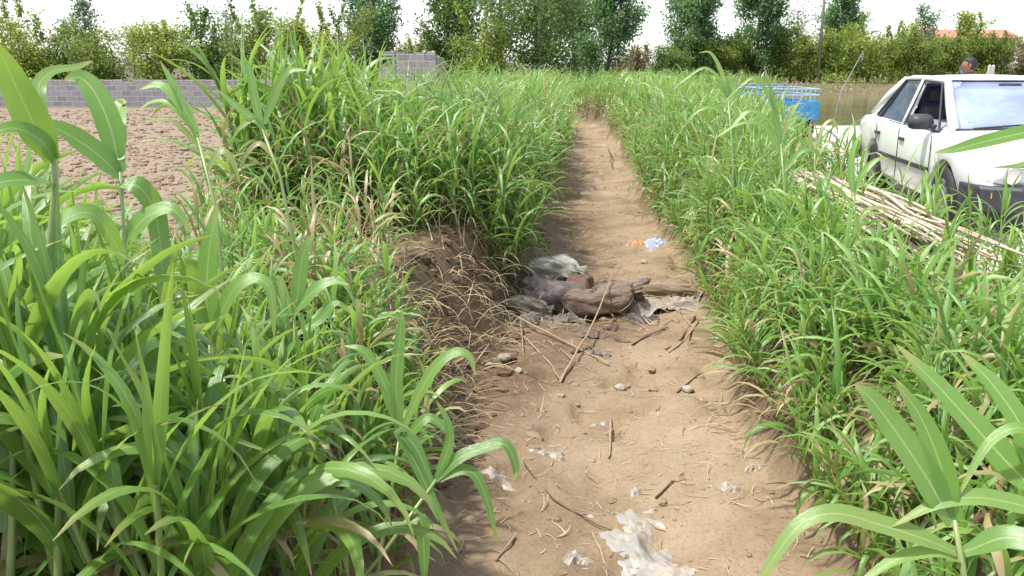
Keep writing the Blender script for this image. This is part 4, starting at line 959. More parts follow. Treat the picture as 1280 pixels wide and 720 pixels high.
# left foreground stand: heights step down towards the ditch
rp = random.Random(5); spots = []; tries = 0
while len(spots) < 185 and tries < 16000:
    tries += 1
    y = rp.uniform(1.75, 4.9); e = rp.uniform(.02, 2.0); x = float(ditch_c(y)-ditch_w(y))-e
    u = 640+x/(y*.97+.2)*1108
    if u < -170: continue
    if any((x-a)**2+(y-b)**2 < .10**2 for a, b, _ in spots): continue
    env = np.interp(u, [-60, 0, 60, 150, 270, 400, 520, 600], [150, 180, 215, 300, 350, 410, 520, 640]) + rp.uniform(-25, 75)
    t = y*.97+.25; ztop = CAMZ-t*(.2453-(360-env)/1108*.969); hgt = ztop-float(H(x, y, False))
    if hgt < .3: continue
    spots.append((x, y, min(1.45, hgt/1.08)))
field_of('broad_leaved_plant', spots, big, 'broad leaved green plant in the crowded stand at left, nearest end of the ditch', 'broad leaved plants crowded at left')
# right foreground
spots = []; tries = 0
while len(spots) < 20 and tries < 4000:
    tries += 1
    y = rp.uniform(1.9, 4.6); e = rp.uniform(.25, 1.7); x = float(ditch_c(y)+ditch_w(y))+e
    if any((x-a)**2+(y-b)**2 < .2**2 for a, b, _ in spots): continue
    spots.append((x, y, rp.uniform(.45, .72)))
field_of('broad_leaved_plant', spots, big, 'broad leaved green plant standing among fine grass on the near right bank', 'broad leaved plants at right')
# taller narrow leaved stalks: left clump, right bank, beside the canes
spots = [(float(ditch_c(y)-ditch_w(y))-e, y, rp.uniform(1.35, 1.8)) for y, e in ((rp.uniform(7.4, 9.8), rp.uniform(1.45, 2.35)) for _ in range(46))]
field_of('fodder_grass_plant', spots, mid, 'tall leafy grass plant topping the clump on the left bank', 'tall plants of the left clump')
spots = [(float(ditch_c(y)-ditch_w(y))-e, y, rp.uniform(.9, 1.15)) for y, e in ((rp.uniform(9, 20), rp.uniform(.2, 1.3)) for _ in range(40))]
field_of('fodder_grass_plant', spots, mid, 'leafy grass plant rising through the dense grass above the left ditch edge', 'plants along the left ditch edge')
spots = [(float(ditch_c(y)+ditch_w(y))+e, y, s) for y, e, s in ((rp.uniform(4.6, 13), rp.uniform(.06, .8), rp.uniform(.55, .9)) for _ in range(72))]
field_of('fodder_grass_plant', spots, mid, 'leafy grass plant rising through the grass of the right bank', 'plants along the right bank')
spots = [(2.75+.15*(y-5.4)+rp.uniform(-.15, 1.0), y, rp.uniform(.45, .8)) for y in (rp.uniform(4.9, 8.6) for _ in range(13))]
field_of('fodder_grass_plant', spots, mid, 'leafy plant growing up beside the bundle of cut canes in front of the car', 'plants by the cane bundle')

spots = [(float(road_x(y))-rp.uniform(.02, .42), y, rp.uniform(.5, .9)) for y in (rp.uniform(4.6, 8.0) for _ in range(16))]
field_of('fodder_grass_plant', spots, mid, 'leafy plant at the concrete edge between the canes and the car front', 'plants between canes and car')
# ---- single plants that stand out, built leaf by leaf from survey points
def hero(name, label, stem, leaves, r=.008, mat='maize', seed=0, ground=True):
    """stem: list of (u,v,t) ; leaves: (points (u,v,t), full width m, tint, dry)"""
    rg = np.random.default_rng(seed+900); S_ = np.array([at(*p) for p in stem])
    if ground:
        b = S_[0].copy(); b[2] = float(H(b[0], b[1], False))-.06
        if b[2] < S_[0][2]-.02: S_ = np.vstack([b, S_])
    o0 = S_[0].copy(); root = empty(name, o0); tag(root, label, 'plant')
    v, f = tubegeo(S_-o0, np.linspace(r, r*.6, len(S_)), 8); n = len(v); uv = np.zeros((n, 2)); uv[:,1] = .3; c = np.zeros((n, 4)); c[:,0] = .5; c[:,1] = .1; c[:,3] = 1
    meshobj('stem', v, f, M['stem'], root, uv, c)
    parts = []
    for pts, W, tint, dry in leaves:
        Q = np.array([at(*p) for p in pts])-o0
        # Catmull-Rom through the points
        E = np.vstack([2*Q[0]-Q[1], Q, 2*Q[-1]-Q[-2]]); out = []
        for i in range(1, len(E)-2):
            for q in np.linspace(0, 1, 7)[:-1]:
                a, b, c_, d = E[i-1], E[i], E[i+1], E[i+2]; out.append(.5*((2*b)+(c_-a)*q+(2*a-5*b+4*c_-d)*q*q+(3*b-a-3*c_+d)*q**3))
        out.append(E[-2]); P = np.array(out); n = len(P); s = np.linspace(0, 1, n)
        T = nrm(np.gradient(P, axis=0)); view = nrm(np.array([0,0,CAMZ])-o0-P); up = nrm(view*.75+np.array([0,0,.65])+rg.normal(size=3)*.15)
        S = nrm(np.cross(T, up)); w = W*.5*(.45+.55*sst(0, .25, s))*np.clip(1-s**2.8, 0, 1)**.85+.0008
        parts.append(ribbons(P[None], S[None], w[None], np.array([tint]), np.array([dry]), fold=.22, wave=.08, rg=rg))
    lv = cat(parts); meshobj('leaves', lv[0], lv[1], M[mat], root, lv[2], lv[3]); return root
hero('broad_leaved_plant', 'tallest broad leaved plant at the left edge, its top leaf reaching the wall tops', [(60,330,2.0),(68,230,2.0),(66,170,2.0)],
  [([(66,200,2.0),(40,150,1.95),(14,95,1.9),(-6,50,1.85)], .075,.55,0), ([(66,190,2.0),(48,120,2.0),(60,92,2.05),(95,84,2.1),(116,76,2.15)], .030,.7,.1),
   ([(68,200,2.0),(50,175,1.95),(15,160,1.9),(-30,175,1.85)], .045,.5,0), ([(68,230,2.0),(30,225,1.9),(-10,232,1.85),(-50,262,1.8)], .05,.35,0)], seed=1)
hero('broad_leaved_plant', 'tall broad leaved plant with wide parting leaves, second from the left edge', [(155,520,2.3),(160,360,2.3),(150,215,2.3)],
  [([(150,220,2.3),(118,190,2.25),(80,165,2.2),(42,148,2.15)], .072,.5,0), ([(150,215,2.3),(138,160,2.3),(118,115,2.3),(99,97,2.3),(80,100,2.28)], .066,.45,0),
   ([(150,200,2.3),(146,160,2.35),(150,132,2.4),(158,128,2.4)], .05,.95,0), ([(152,230,2.3),(175,235,2.3),(195,270,2.35),(203,340,2.35),(206,410,2.35)], .06,.25,0),
   ([(156,300,2.3),(185,270,2.3),(215,262,2.3),(240,290,2.3)], .05,.7,0), ([(158,330,2.3),(120,270,2.2),(80,275,2.15),(50,310,2.1)], .05,.8,0)], seed=2)
hero('broad_leaved_plant', 'slim plant with drooping pale leaves against the tilled field', [(283,400,3.4),(270,260,3.4),(247,172,3.4)],
  [([(247,172,3.4),(232,140,3.4),(216,105,3.4),(200,76,3.4)], .035,.6,0), ([(247,165,3.4),(225,128,3.4),(200,106,3.4),(174,112,3.4)], .045,.85,0), ([(248,170,3.4),(215,132,3.4),(190,128,3.4),(172,140,3.4)], .03,.9,0),
   ([(250,185,3.4),(220,155,3.4),(200,150,3.4),(178,152,3.4)], .03,.4,.3), ([(258,215,3.4),(275,190,3.4),(290,200,3.4),(300,230,3.4)], .03,.5,.3)], r=.009, seed=3)
hero('broad_leaved_plant', 'slim plant with arching leaves just left of the tall grass clump', [(372,330,4.4),(350,220,4.4),(328,162,4.4)],
  [([(328,165,4.4),(318,120,4.4),(312,90,4.4),(300,62,4.4)], .045,.5,0), ([(330,160,4.4),(305,140,4.4),(290,128,4.4),(272,112,4.4)], .04,.6,0), ([(330,155,4.4),(345,115,4.4),(360,90,4.4),(385,88,4.4)], .045,.6,0),
   ([(335,170,4.4),(318,150,4.4),(300,160,4.4),(290,175,4.4)], .03,.8,.2), ([(345,200,4.4),(325,180,4.4),(310,190,4.4),(298,212,4.4)], .03,.3,.6)], r=.010, seed=4)
hero('broad_leaved_plant', 'plant with one upright spear leaf and a long arching leaf, left of the bare bank', [(262,600,2.7),(262,480,2.7),(262,420,2.7)],
  [([(262,425,2.7),(258,370,2.7),(262,310,2.7),(272,255,2.7)], .072,.55,0), ([(264,420,2.7),(290,365,2.7),(318,348,2.7),(338,365,2.7),(343,425,2.7)], .045,.8,0), ([(262,430,2.7),(245,370,2.65),(240,330,2.6),(243,320,2.6)], .04,.95,0)], seed=5)
hero('broad_leaved_plant', 'lone broad leaved plant before the bare left bank, one leaf bent rightward', [(366,520,3.4),(368,440,3.4),(368,392,3.4)],
  [([(368,395,3.4),(374,350,3.4),(380,315,3.4),(392,290,3.4)], .055,.6,0), ([(368,390,3.4),(388,368,3.4),(412,352,3.4),(436,356,3.4)], .055,.55,0), ([(367,395,3.4),(356,370,3.4),(350,350,3.4),(345,345,3.4)], .035,.9,0),
   ([(368,420,3.4),(400,400,3.4),(420,380,3.4),(440,392,3.4)], .04,.4,0)], seed=6)
hero('broad_leaved_plant', 'low plant whose pale leaf tip hooks over above the ditch bed', [(470,720,2.9),(490,610,2.9),(500,540,2.9)],
  [([(500,545,2.9),(525,490,2.9),(548,455,2.9),(572,440,2.9),(588,448,2.9),(594,470,2.9)], .038,.75,0), ([(500,540,2.9),(495,480,2.9),(500,420,2.9),(503,385,2.9)], .045,.5,0), ([(500,540,2.9),(480,480,2.9),(455,440,2.9),(430,432,2.9)], .04,.6,0),
   ([(498,560,2.9),(530,525,2.9),(550,530,2.9),(570,560,2.9)], .035,.4,0)], seed=7)
hero('broad_leaved_plant', 'low plant leaning over the path with blue green leaves hanging to the mud', [(420,760,2.6),(480,690,2.6),(545,600,2.6)],
  [([(545,600,2.6),(575,572,2.6),(605,560,2.6),(632,556,2.6),(645,585,2.6),(640,600,2.6)], .040,.3,0), ([(550,600,2.6),(575,588,2.6),(595,595,2.6),(610,630,2.6),(622,680,2.6)], .036,.2,0),
   ([(540,605,2.6),(520,560,2.6),(500,540,2.6),(520,580,2.6),(548,640,2.6),(572,690,2.6)], .038,.25,0), ([(500,660,2.6),(525,650,2.6),(530,690,2.6),(530,740,2.6)], .045,.3,0),
   ([(545,600,2.6),(560,560,2.6),(560,530,2.6),(545,500,2.6)], .03,.5,0)], seed=8)
hero('broad_leaved_plant', 'bright broad leaved plant in the lower right corner with a dry drooping leaf tip', [(1215,800,2.0),(1205,720,2.0),(1193,650,2.0)],
  [([(1195,690,2.0),(1150,672,2.0),(1100,656,2.0),(1045,642,2.0),(1000,656,2.0),(962,706,2.0),(945,740,2.0)], .050,.75,.12), ([(1190,655,2.0),(1160,600,2.0),(1120,540,2.0),(1090,500,2.0),(1068,480,2.0)], .070,.62,0),
   ([(1193,650,2.0),(1175,580,2.0),(1150,520,2.0),(1120,478,2.0)], .055,.6,0), ([(1205,690,2.0),(1260,672,1.95),(1310,690,1.9),(1360,740,1.85)], .055,.4,0), ([(1200,700,2.0),(1170,690,2.0),(1120,700,2.0),(1060,740,2.0)], .04,.9,0)], r=.010, seed=9)
hero('broad_leaved_plant', 'plant at the right edge with one pale leaf arching down toward the lower corner plant', [(1330,740,2.0),(1320,690,2.0),(1305,620,2.0)],
  [([(1305,640,2.0),(1270,630,2.0),(1220,622,2.0),(1170,630,2.0),(1115,658,2.0)], .045,.95,0), ([(1305,620,2.0),(1270,590,2.05),(1220,535,2.1),(1170,480,2.15),(1120,430,2.2)], .070,.5,0), ([(1305,620,2.0),(1280,540,2.05),(1240,480,2.1),(1200,440,2.15)], .06,.6,0),
   ([(1300,560,2.0),(1275,535,2.0),(1235,555,2.0),(1195,625,2.0)], .028,.95,0)], r=.010, seed=10)
hero('broad_leaved_plant', 'plant beyond the right edge holding a long leaf across the car bonnet', [(1345,330,2.4),(1335,240,2.4),(1322,158,2.4)],
  [([(1322,158,2.4),(1285,165,2.4),(1235,176,2.4),(1198,186,2.4),(1168,191,2.4)], .044,.42,0), ([(1330,210,2.4),(1300,203,2.4),(1270,208,2.4),(1240,210,2.4)], .026,.4,.15), ([(1322,160,2.4),(1350,110,2.4),(1380,90,2.4),(1420,110,2.4)], .05,.5,0)], seed=11)
hero('fodder_grass_plant', 'tall stalk with hooked leaves standing in front of the blue tricycle', [(985,300,6.6),(980,230,6.6),(976,180,6.6)],
  [([(976,185,6.6),(970,150,6.6),(965,120,6.6),(955,82,6.6)], .05,.5,0), ([(978,165,6.6),(965,128,6.6),(945,98,6.6),(925,108,6.6),(905,128,6.6)], .03,.7,.1), ([(980,200,6.6),(955,158,6.6),(925,155,6.6),(895,172,6.6)], .04,.8,0),
   ([(976,180,6.6),(985,150,6.6),(992,135,6.6),(1000,128,6.6)], .03,.4,.3), ([(980,215,6.6),(1000,190,6.6),(1020,190,6.6),(1035,215,6.6)], .04,.5,0)], r=.012, seed=12)
hero('fodder_grass_plant', 'tall stalk with a bright leaf fan and thin hooked tips left of the tricycle', [(918,260,7.5),(915,180,7.5),(910,122,7.5)],
  [([(910,125,7.5),(906,105,7.5),(900,85,7.5),(888,66,7.5),(873,66,7.5)], .035,.6,.1), ([(910,125,7.5),(898,98,7.5),(880,85,7.5),(855,100,7.5),(842,112,7.5)], .028,.7,.1), ([(912,120,7.5),(904,108,7.5),(893,100,7.5)], .09,.5,0), ([(912,125,7.5),(914,108,7.5),(910,96,7.5)], .08,.45,0),
   ([(913,150,7.5),(890,135,7.5),(870,140,7.5),(850,165,7.5)], .04,.6,0), ([(914,160,7.5),(935,140,7.5),(955,145,7.5),(975,170,7.5)], .04,.6,0)], r=.012, seed=13)
hero('dry_stalk', 'thin half dry stalk with curled leaves standing against the white road', [(1018,270,8.0),(1018,215,8.0),(1019,178,8.0)],
  [([(1019,195,8.0),(1012,170,8.0),(1014,150,8.0)], .035,.4,.5), ([(1019,190,8.0),(1028,160,8.0),(1040,150,8.0),(1046,160,8.0),(1048,172,8.0)], .03,.3,.6), ([(1018,210,8.0),(1030,182,8.0),(1042,178,8.0),(1050,190,8.0)], .022,.2,.9)], r=.010, seed=14)
hero('fodder_grass_plant', 'yellow stemmed plant at the far end of the cane bundle', [(1072,330,6.2),(1070,280,6.2),(1066,240,6.2)],
  [([(1067,245,6.2),(1064,215,6.2),(1066,190,6.2),(1076,165,6.2)], .05,.4,0), ([(1067,240,6.2),(1080,215,6.2),(1096,200,6.2),(1112,198,6.2)], .045,.5,0), ([(1068,260,6.2),(1045,235,6.2),(1020,228,6.2),(1000,240,6.2)], .04,.6,0), ([(1070,285,6.2),(1085,262,6.2),(1105,262,6.2),(1120,280,6.2)], .035,.4,.6)], r=.011, seed=15)

# ------------------------------------------------------------------ bundle of cut canes by the road
cg = 'cut canes heaped at the roadside'; protos = []
for i in range(4):
    rg = np.random.default_rng(500+i); L = 1.0; n = 9; s = np.linspace(0, 1, n)
    pts = np.stack([rg.normal()*.004*np.sin(s*3.1), s-.5, rg.normal()*.004*np.sin(s*6.2)], 1)
    v, f = tubegeo(pts, .0043*(1-.5*s)+.0005*(np.arange(n) % 2), 7); q = np.zeros((len(v), 2)); q[:,0] = np.tile(np.arange(7)/7, n); q[:,1] = np.repeat(s*.7, 7); c = np.zeros((len(v), 4)); c[:,0] = .2+.2*i; c[:,1] = .25*(i == 2); c[:,3] = 1
    o = meshobj('cut_cane', v, f, M['cane'], uv=q, col=c); tag(o, 'pale dry cane lying in the heap of canes between grass and car', 'cane', cg); protos.append(o)
A_, B_ = at(1012, 246, 9.4), at(1182, 370, 5.8); A_[2] = B_[2] = 0
dirv = (B_-A_)/np.linalg.norm(B_-A_); sidev = np.array([-dirv[1], dirv[0], 0]); rp2 = random.Random(9)
for i in range(130):
    row = rp2.random(); across = rp2.uniform(-.50, .50)*(1-.35*row); L = rp2.uniform(2.0, 3.5); mid_ = A_+(B_-A_)*rp2.uniform(.36, .66)+sidev*across
    zz = .05+row*.42+.05*math.cos(across*3)
    o = protos[i % 4] if i < 4 else protos[i % 4].copy()
    if i >= 4: C.objects.link(o)
    o.location = (mid_[0], mid_[1], float(H(mid_[0], mid_[1], False))+zz); an = math.atan2(-dirv[0], dirv[1])+rp2.gauss(0, .035)
    o.rotation_euler = (rp2.gauss(0, .02), rp2.uniform(0, 6), an); o.scale = (rp2.uniform(3.0, 4.4),)*1+(L,)+(rp2.uniform(3.0, 4.4),)

# ------------------------------------------------------------------ sacks, rags and rubbish in the ditch
def fabric(name, col, var=.25, scale=14, stain=(.25,.17,.10), amt=.6, rough=.85):
    m, n, l, p = newmat(name); co = coords(n, 'Generated')
    f = noise(n, l, co, scale, 5); c = ramp(n, l, f, [(.3, tuple(x*(1-var) for x in col)), (.7, tuple(min(1, x*(1+var)) for x in col))])
    d = ramp(n, l, noise(n, l, co, 3.2, 8, .7), [(.44, (0,0,0)), (.66, (amt,)*3)]); c = mix(n, l, d, c, stain)
    wv = n.new('ShaderNodeTexWave'); wv.inputs['Scale'].default_value = 40; wv.inputs['Distortion'].default_value = 1.5; l.new(co, wv.inputs['Vector'])
    l.new(c, p.inputs['Base Color']); p.inputs['Roughness'].default_value = rough
    h = math_(n, l, 'ADD', math_(n, l, 'MULTIPLY', wv.outputs[1], .15), noise(n, l, co, 5, 6, .65, 1.2)); bump(n, l, p, h, .9, .05); return m
F_ = {'grey': fabric('pale_grey_sack', (.62,.60,.53), stain=(.28,.22,.16)), 'slate': fabric('slate_sack', (.24,.20,.195), .3, stain=(.20,.14,.11)), 'mud': fabric('muddy_grey_sack', (.36,.33,.27), stain=(.22,.16,.10)),
      'rust': fabric('rust_cloth', (.27,.165,.115), .25, stain=(.24,.16,.10)), 'brown': fabric('brown_sack', (.31,.22,.165), .3, stain=(.34,.26,.18)), 'tan': fabric('tan_sack', (.42,.32,.22), stain=(.22,.15,.09)),
      'white': fabric('soiled_white_cloth', (.52,.45,.38), .2, stain=(.33,.24,.16), amt=.7)}
def sack(name, u, v, t, size, mat, label, rz=0, tilt=0, seed=0, cat_='sack', lift=0.0, roll=0):
    """slumped filled sack: pinched ends, folds, flattened belly"""
    rg = np.random.default_rng(seed); p = at(u, v, t); g = float(H(p[0], p[1])); n, m = 40, 28; V = []
    ph = rg.uniform(0, 6.28, 8)
    for j in range(m):
        s = j/(m-1)*2-1
        prof = max(.03, (1-abs(s)**3.4))**.55*(.86+.10*math.sin(s*2.2+ph[0]))
        nk = math.exp(-((s-.80)/.09)**2) if cat_ == 'sack' else 0
        prof *= 1-.62*nk
        if cat_ == 'sack' and s > .80: prof = .36+.9*(s-.80)
        for i in range(n):
            a = i/n*2*math.pi; ca, sa = math.cos(a), math.sin(a)
            sq = .80; yy = np.sign(ca)*abs(ca)**sq; zz = np.sign(sa)*abs(sa)**sq
            fold = 1+.05*math.sin(5*a+3*s+ph[1])+.04*math.sin(9*a-5*s+ph[2])+.06*abs(s)**2*math.sin(11*a+ph[3])+.05*math.sin(7*s+2*a+ph[4])
            if cat_ == 'sack' and s > .55: fold += .22*sst(.55, .85, s)*math.sin(13*a+ph[7])
            rd = 1-abs(2*float(vnoise(s*3.2+seed*7.3+.6*sa, a*1.6+seed))-1); fold -= .10*rd**4; fold += .05*float(fbm(s*6+seed, a*3, seed, 3))
            x_ = s*size[0]/2*(1+.03*math.sin(3*a+ph[5])); y_ = yy*size[1]/2*prof*fold; z_ = zz*size[2]/2*(prof**.8)*fold
            z_ = max(z_, -size[2]*.36)+.10*size[2]*math.sin(2.3*s+ph[6])
            V.append((x_, y_, z_))
    Fq = [(j*n+i, j*n+(i+1) % n, (j+1)*n+(i+1) % n, (j+1)*n+i) for j in range(m-1) for i in range(n)]+[tuple(range(n))[::-1], tuple((m-1)*n+i for i in range(n))]
    o = meshobj(name, V, Fq, F_[mat]); o.location = (p[0], p[1], max(g+size[2]*.30+lift, p[2]-.02) if lift == 0 else g+size[2]*.30+lift); o.rotation_euler = (roll, tilt, rz)
    return tag(o, label, cat_)
sack('filled_sack', 696, 386, 8.32, (.74,.44,.38), 'slate', 'dark slate coloured sack lying under the pale grey one', R(-22), R(6), 1)
sack('filled_sack', 694, 362, 8.62, (.58,.40,.22), 'grey', 'pale grey rounded sack on top of the pile', R(-10), R(4), 2, lift=.20)
sack('filled_sack', 660, 398, 8.12, (.46,.28,.18), 'mud', 'muddy grey sack at the front left of the pile, half sunk in earth', R(-8), R(5), 3)
sack('filled_sack', 752, 395, 8.15, (.74,.40,.30), 'brown', 'brown sack at the front of the pile under the slanting stick', R(12), R(-4), 4, lift=.05)
sack('filled_sack', 742, 374, 8.62, (.52,.36,.22), 'tan', 'small tan sack behind the brown sack', R(5), 0, 5)
sack('filled_sack', 760, 360, 8.95, (.46,.22,.15), 'mud', 'thin muddy roll behind the small tan sack', R(8), R(-3), 6, 'roll')
sack('filled_sack', 655, 352, 8.9, (.40,.24,.18), 'slate', 'flattened dark sack at the back left against the bank', R(20), R(8), 7)
sack('log', 834, 368, 8.7, (.60,.13,.12), 'tan', 'short bark covered log lying by the right bank', R(4), R(2), 8, 'log')
sack('stone', 790, 352, 9.1, (.40,.16,.12), 'white', 'long pale stone behind the sacks', R(14), R(-5), 9, 'stone')
sack('stone', 845, 356, 9.0, (.36,.08,.06), 'tan', 'thin dark branch stump above the short log', R(3), 0, 10, 'wood')
def rag(name, u, v, t, sx, sy, hgt, mat, label, seed, rz=0, cat_='cloth', drape=0, zoff=.01, n=34):
    """crumpled thin cloth: a sheet with folds, laid on whatever is under it"""
    if cat_ == 'litter': n = 11
    p = at(u, v, t); a = np.linspace(-.5, .5, n); A, B = np.meshgrid(a, a)
    rr = np.random.default_rng(seed); th = np.arctan2(B, A); rad = np.sqrt(A*A+B*B)
    edge = 1+.22*np.sin(3*th+rr.uniform(0, 6))+.13*np.sin(7*th+rr.uniform(0, 6))
    x = A*sx*edge; y = B*sy*edge; z = hgt*(np.abs(fbm(A*5, B*5, seed, 4))*2.2+.35*np.sin(A*18+3*fbm(A*3, B*3, seed+3)*6)*.5*fbm(B*6, A*6, seed+5)+.1)
    z = z*(1-sst(.38, .62, rad)*.9)-.035*sst(.22, .5, rad+.5*fbm(A*6, B*6, seed+9, 4))*(1 if cat_ in ('litter', 'silt') else .4)
    if drape: z = z+drape*(1-sst(.24, .52, np.maximum(np.abs(A), np.abs(B))))
    if cat_ == 'silt': x, y = A*sx, B*sy; z = .022*(.5-sst(.10, .62, rad)*1.5)+.055*fbm(A*5, B*9, seed, 5)
    if cat_ == 'litter': z = z*.7
    c, s = math.cos(rz), math.sin(rz); X_ = p[0]+x*c-y*s; Y_ = p[1]+x*s+y*c; g = H(X_, Y_)
    V = np.stack([X_-p[0], Y_-p[1], z+g-float(H(p[0], p[1]))+zoff], -1).reshape(-1, 3); ii = np.arange(n*n).reshape(n, n)
    Fq = np.stack([ii[:-1,:-1], ii[:-1,1:], ii[1:,1:], ii[1:,:-1]], -1).reshape(-1, 4)
    o = meshobj(name, V, Fq, F_[mat] if mat in F_ else M[mat], smooth=cat_ != 'litter', loc=(p[0], p[1], float(H(p[0], p[1])))); so_ = o.modifiers.new('thick', 'SOLIDIFY'); so_.thickness = .003
    return tag(o, label, cat_)
rag('cloth_strip', 724, 378, 8.36, .30, .58, .05, 'rust', 'rust brown cloth draped over the right end of the dark sack', 21, R(-12), drape=.25)
rag('rag', 822, 396, 8.3, .70, .36, .16, 'white', 'soiled whitish rag spread right of the brown sack', 22, R(10))
rag('rag', 783, 388, 8.35, .34, .26, .14, 'white', 'small dirty white rag between brown sack and larger rag', 23)
rag('rag', 668, 345, 9.0, .55, .26, .14, 'brown', 'torn brown cloth behind the pale grey sack', 24, R(10), drape=.10)
rag('rag', 740, 428, 7.55, .50, .18, .09, 'brown', 'dark muddy rag lying in front of the brown sack', 25, R(-25))
rag('rag', 708, 408, 7.95, .30, .18, .10, 'mud', 'muddy scrap in front of the dark sack', 26, R(10))
M['orange_film'] = simple('faded_orange_film', (.40,.19,.08), .5, var=.25, scale=20, dirt=(.4,.28,.16), dirt_amt=.6)
M['blue_film'] = simple('blue_white_film', (.34,.40,.50), .35, var=.35, scale=9, dirt=(.16,.22,.40), dirt_amt=.8)
M['pale_film'] = simple('dirty_white_film', (.30,.27,.24), .45, var=.15, scale=14, dirt=(.36,.26,.17), dirt_amt=.95)
M['silt'] = simple('white_silt', (.28,.262,.235), .5, var=.1, scale=12, dirt=(.46,.36,.26), dirt_amt=.8)
rag('plastic_scrap', 795, 299, 11.2, .30, .22, .07, 'orange_film', 'faded orange scrap on the path beside the blue one', 31, cat_='litter')
rag('plastic_scrap', 818, 299, 11.1, .26, .30, .12, 'blue_film', 'crumpled blue and white plastic scrap by the right bank', 32, cat_='litter')
rag('plastic_scrap', 748, 514, 5.75, .15, .13, .05, 'pale_film', 'crumpled white scrap beside the upright straw stick mid path', 33, cat_='litter')
rag('plastic_scrap', 908, 618, 4.75, .18, .13, .035, 'pale_film', 'flat white scrap near the right bank foot', 34, R(-20), cat_='litter')
rag('plastic_scrap', 720, 703, 4.1, .15, .13, .05, 'pale_film', 'torn pale scrap left of the white silt patch', 35, cat_='litter')
rag('plastic_scrap', 794, 607, 4.75, .09, .08, .025, 'pale_film', 'tiny white scrap above the white silt patch', 36, cat_='litter')
rag('plastic_scrap', 628, 586, 4.9, .22, .16, .03, 'pale_film', 'pale muddy scrap below the hanging leaf tip', 37, cat_='litter')
rag('plastic_scrap', 940, 583, 5.0, .10, .08, .03, 'pale_film', 'small pale scrap highest on the right bank foot', 38, cat_='litter')
rag('plastic_scrap', 560, 534, 5.5, .16, .12, .05, 'pale_film', 'pale crumpled scrap beside the low leaves at the left edge of the path', 39, cat_='litter')
rag('plastic_scrap', 690, 562, 5.2, .20, .12, .04, 'pale_film', 'faint pinkish scrap in the middle left of the path', 40, cat_='litter')
sp = rag('silt_patch', 810, 690, 4.2, .38, .86, .004, 'silt', 'whitish dried silt patch at the near end of the ditch bed', 41, R(14), cat_='silt', zoff=.010, n=80)
# pebbles, each one
peb = simple('pale_pebble', (.30,.26,.21), .8, var=.2, scale=20)
for i, (u, v, t, r, lb) in enumerate(((630,442,6.9,.045,'round white pebble on the dark earth at left'),(648,470,6.5,.028,'small grey pebble below the round white one'),(775,478,6.3,.035,'pale flat stone in the middle of the path'),(806,318,10.2,.04,'dark stone just below the blue and white scrap'),(860,478,6.2,.035,'stone at the foot of the right bank near the slanting twig'),(612,470,6.6,.03,'pebble nearest the bare left bank'))):
    b = bmesh.new(); bmesh.ops.create_icosphere(b, subdivisions=3, radius=1); P = np.array([w.co[:] for w in b.verts]); Fq = [[w.index for w in f.verts] for f in b.faces]; b.free()
    P = P*(1+.75*fbm(P[:,0]*1.5+i*7, P[:,1]*1.5+P[:,2]*1.3, i, 3))[:,None]*np.array([1.25,1,.75])*r; q = at(u, v, t); g = float(H(q[0], q[1]))
    o = meshobj('pebble', P, Fq, peb, loc=(q[0], q[1], g+r*.4)); tag(o, lb, 'pebble'); o.rotation_euler = (0, 0, i*1.3)
# sticks, each one
sm = [simple('pale_stick', (.30,.215,.14), .85, var=.3, scale=25), simple('dark_stick', (.11,.07,.045), .9, var=.3, scale=25)]
def stick(pts, r, mt, label, lift=0.012, wob=.02, seed=0):
    rg = np.random.default_rng(seed+40); P = np.array([at(*p) if len(p) == 3 else at(p[0], p[1], p[2])+np.array([0,0,p[3]]) for p in pts])
    for i, p in enumerate(P): P[i, 2] = float(H(p[0], p[1]))+lift+(pts[i][3] if len(pts[i]) > 3 else 0)
    t = np.linspace(0, len(P)-1, 14); Q = np.stack([np.interp(t, np.arange(len(P)), P[:,k]) for k in range(3)], 1); L = np.linalg.norm(P[-1]-P[0])
    Q[1:-1] += np.cumsum(rg.normal(size=(12, 3)), 0)*L*wob*.12*np.array([1,1,.3])
    c = Q.mean(0); v, f = tubegeo(Q-c, np.linspace(r, r*.55, 14)*.78, 7); o = meshobj('stick', v, f, sm[mt], loc=tuple(c)); return tag(o, label, 'stick')
stick([(700,482,6.35),(735,428,7.3,.10),(765,378,8.3,.34)], .013, 0, 'stick slanting up against the brown sack', seed=1)
stick([(632,398,7.8,.05),(700,432,7.3,.02),(762,458,6.8)], .012, 0, 'long straw coloured stick from the left bank to the middle of the path', seed=2)
stick([(655,425,7.4),(690,462,6.7),(702,480,6.4)], .010, 0, 'thin stick parallel and below the long straw coloured one', seed=3)
stick([(650,410,7.6,.04),(655,440,6.9)], .008, 0, 'short upright straw left of the thin stick', seed=4)
stick([(868,402,7.9),(850,425,7.4),(832,440,7.1)], .017, 1, 'pair of brown sticks at the right bank foot, the upper one', seed=5)
stick([(872,412,7.8),(855,432,7.3),(836,446,7.0)], .013, 0, 'pair of brown sticks at the right bank foot, the lower one', seed=6)
stick([(822,500,5.9),(850,482,6.2),(875,468,6.4,.02)], .011, 1, 'dark twig reaching up toward the right bank', seed=7)
stick([(764,505,5.8),(762,535,5.45),(761,562,5.2)], .013, 0, 'straw coloured stick pointing down beside the crumpled white scrap', seed=8)
stick([(740,655,4.35),(752,685,4.18),(760,715,4.02)], .010, 0, 'pale stick left of the white silt patch', seed=9)
stick([(644,672,4.28),(632,695,4.15),(620,718,4.04)], .009, 0, 'pale stick at the near left of the path', seed=10)
stick([(820,612,4.68),(838,600,4.78),(855,586,4.88)], .008, 1, 'dark curved twig right of the tiny white scrap', seed=11)
stick([(655,575,5.0),(695,620,4.62),(745,645,4.42),(800,660,4.32)], .006, 1, 'long thin crooked root across the middle of the path', seed=12, wob=.05)
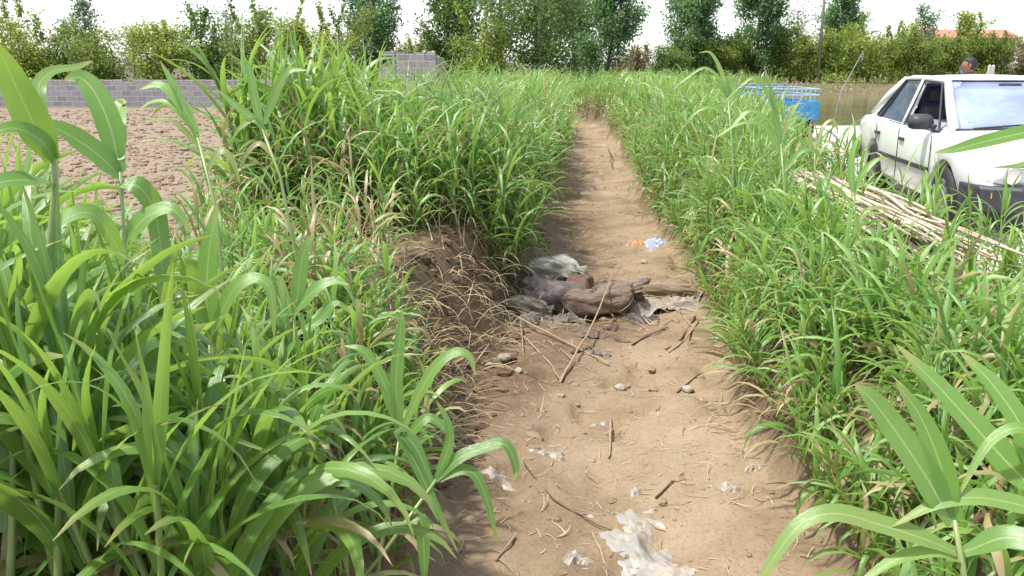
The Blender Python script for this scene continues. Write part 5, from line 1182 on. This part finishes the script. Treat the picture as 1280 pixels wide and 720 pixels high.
stick([(790,430,7.3),(812,418,7.5),(835,410,7.7)], .010, 1, 'twig leading from the brown sack to the whitish rag', seed=13)
stick([(715,440,7.0),(740,432,7.2),(752,442,7.0)], .020, 1, 'thick dark piece of wood on the muddy rag', seed=14)
stick([(760,190,22.5,.10),(764,215,19.0,.02)], .02, 1, 'far dark stick leaning on the right bank where the path narrows', seed=15)
stick([(700,440,7.1),(720,462,6.75),(745,470,6.6)], .006, 0, 'fine straw below the thick dark piece of wood', seed=16)

# mess lying over and round the sacks
n = 620; q = rng.normal(size=(n, 2)); px = at(745, 385, 8.4); x = px[0]+q[:,0]*.62; y = px[1]+q[:,1]*.42; lift_ = .30*np.exp(-((x-px[0]+.35)/.55)**2-((y-px[1])/.30)**2)*rng.random(n)
strawmat('straw_litter', H3(x, y)+np.stack([0*x, 0*x, .01+lift_], 1), rng.uniform(0, 6.28, n), rng.normal(0, .25, n), rng.uniform(.08, .34, n), rng.uniform(.002, .006, n), rng.normal(0, .8, n), 'broken straw tangled over the heap of sacks', 6)
for i, (u, v, t, sx, sy, h_, mt, lb, rz) in enumerate(((700,342,9.0,.42,.20,.16,'slate','dark frayed cloth along the back of the pale grey sack',8),(728,352,8.9,.26,.22,.20,'rust','rust cloth scrap behind the draped cloth strip',20),(765,345,9.3,.40,.10,.05,'brown','thin brown rag strip behind the long pale stone',5),
   (778,372,8.6,.30,.20,.14,'tan','tan crumpled cloth between small tan sack and log',-10),(655,412,7.8,.30,.22,.10,'mud','mud caked cloth at the lower left of the heap',12),(800,412,7.95,.30,.14,.08,'slate','dark wet scrap at the front edge of the whitish rag',-8),(848,388,8.4,.30,.20,.10,'white','whitish torn cloth end by the right bank below the log',14),
   (742,448,7.1,.24,.12,.06,'white','pale frayed scrap beside the thick dark piece of wood',-20),(762,422,7.7,.22,.12,.06,'brown','small brown scrap between brown sack and twig',30))):
    rag('rag', u, v, t, sx, sy, h_, mt, lb, 60+i, R(rz), drape=.08 if i < 2 else 0)
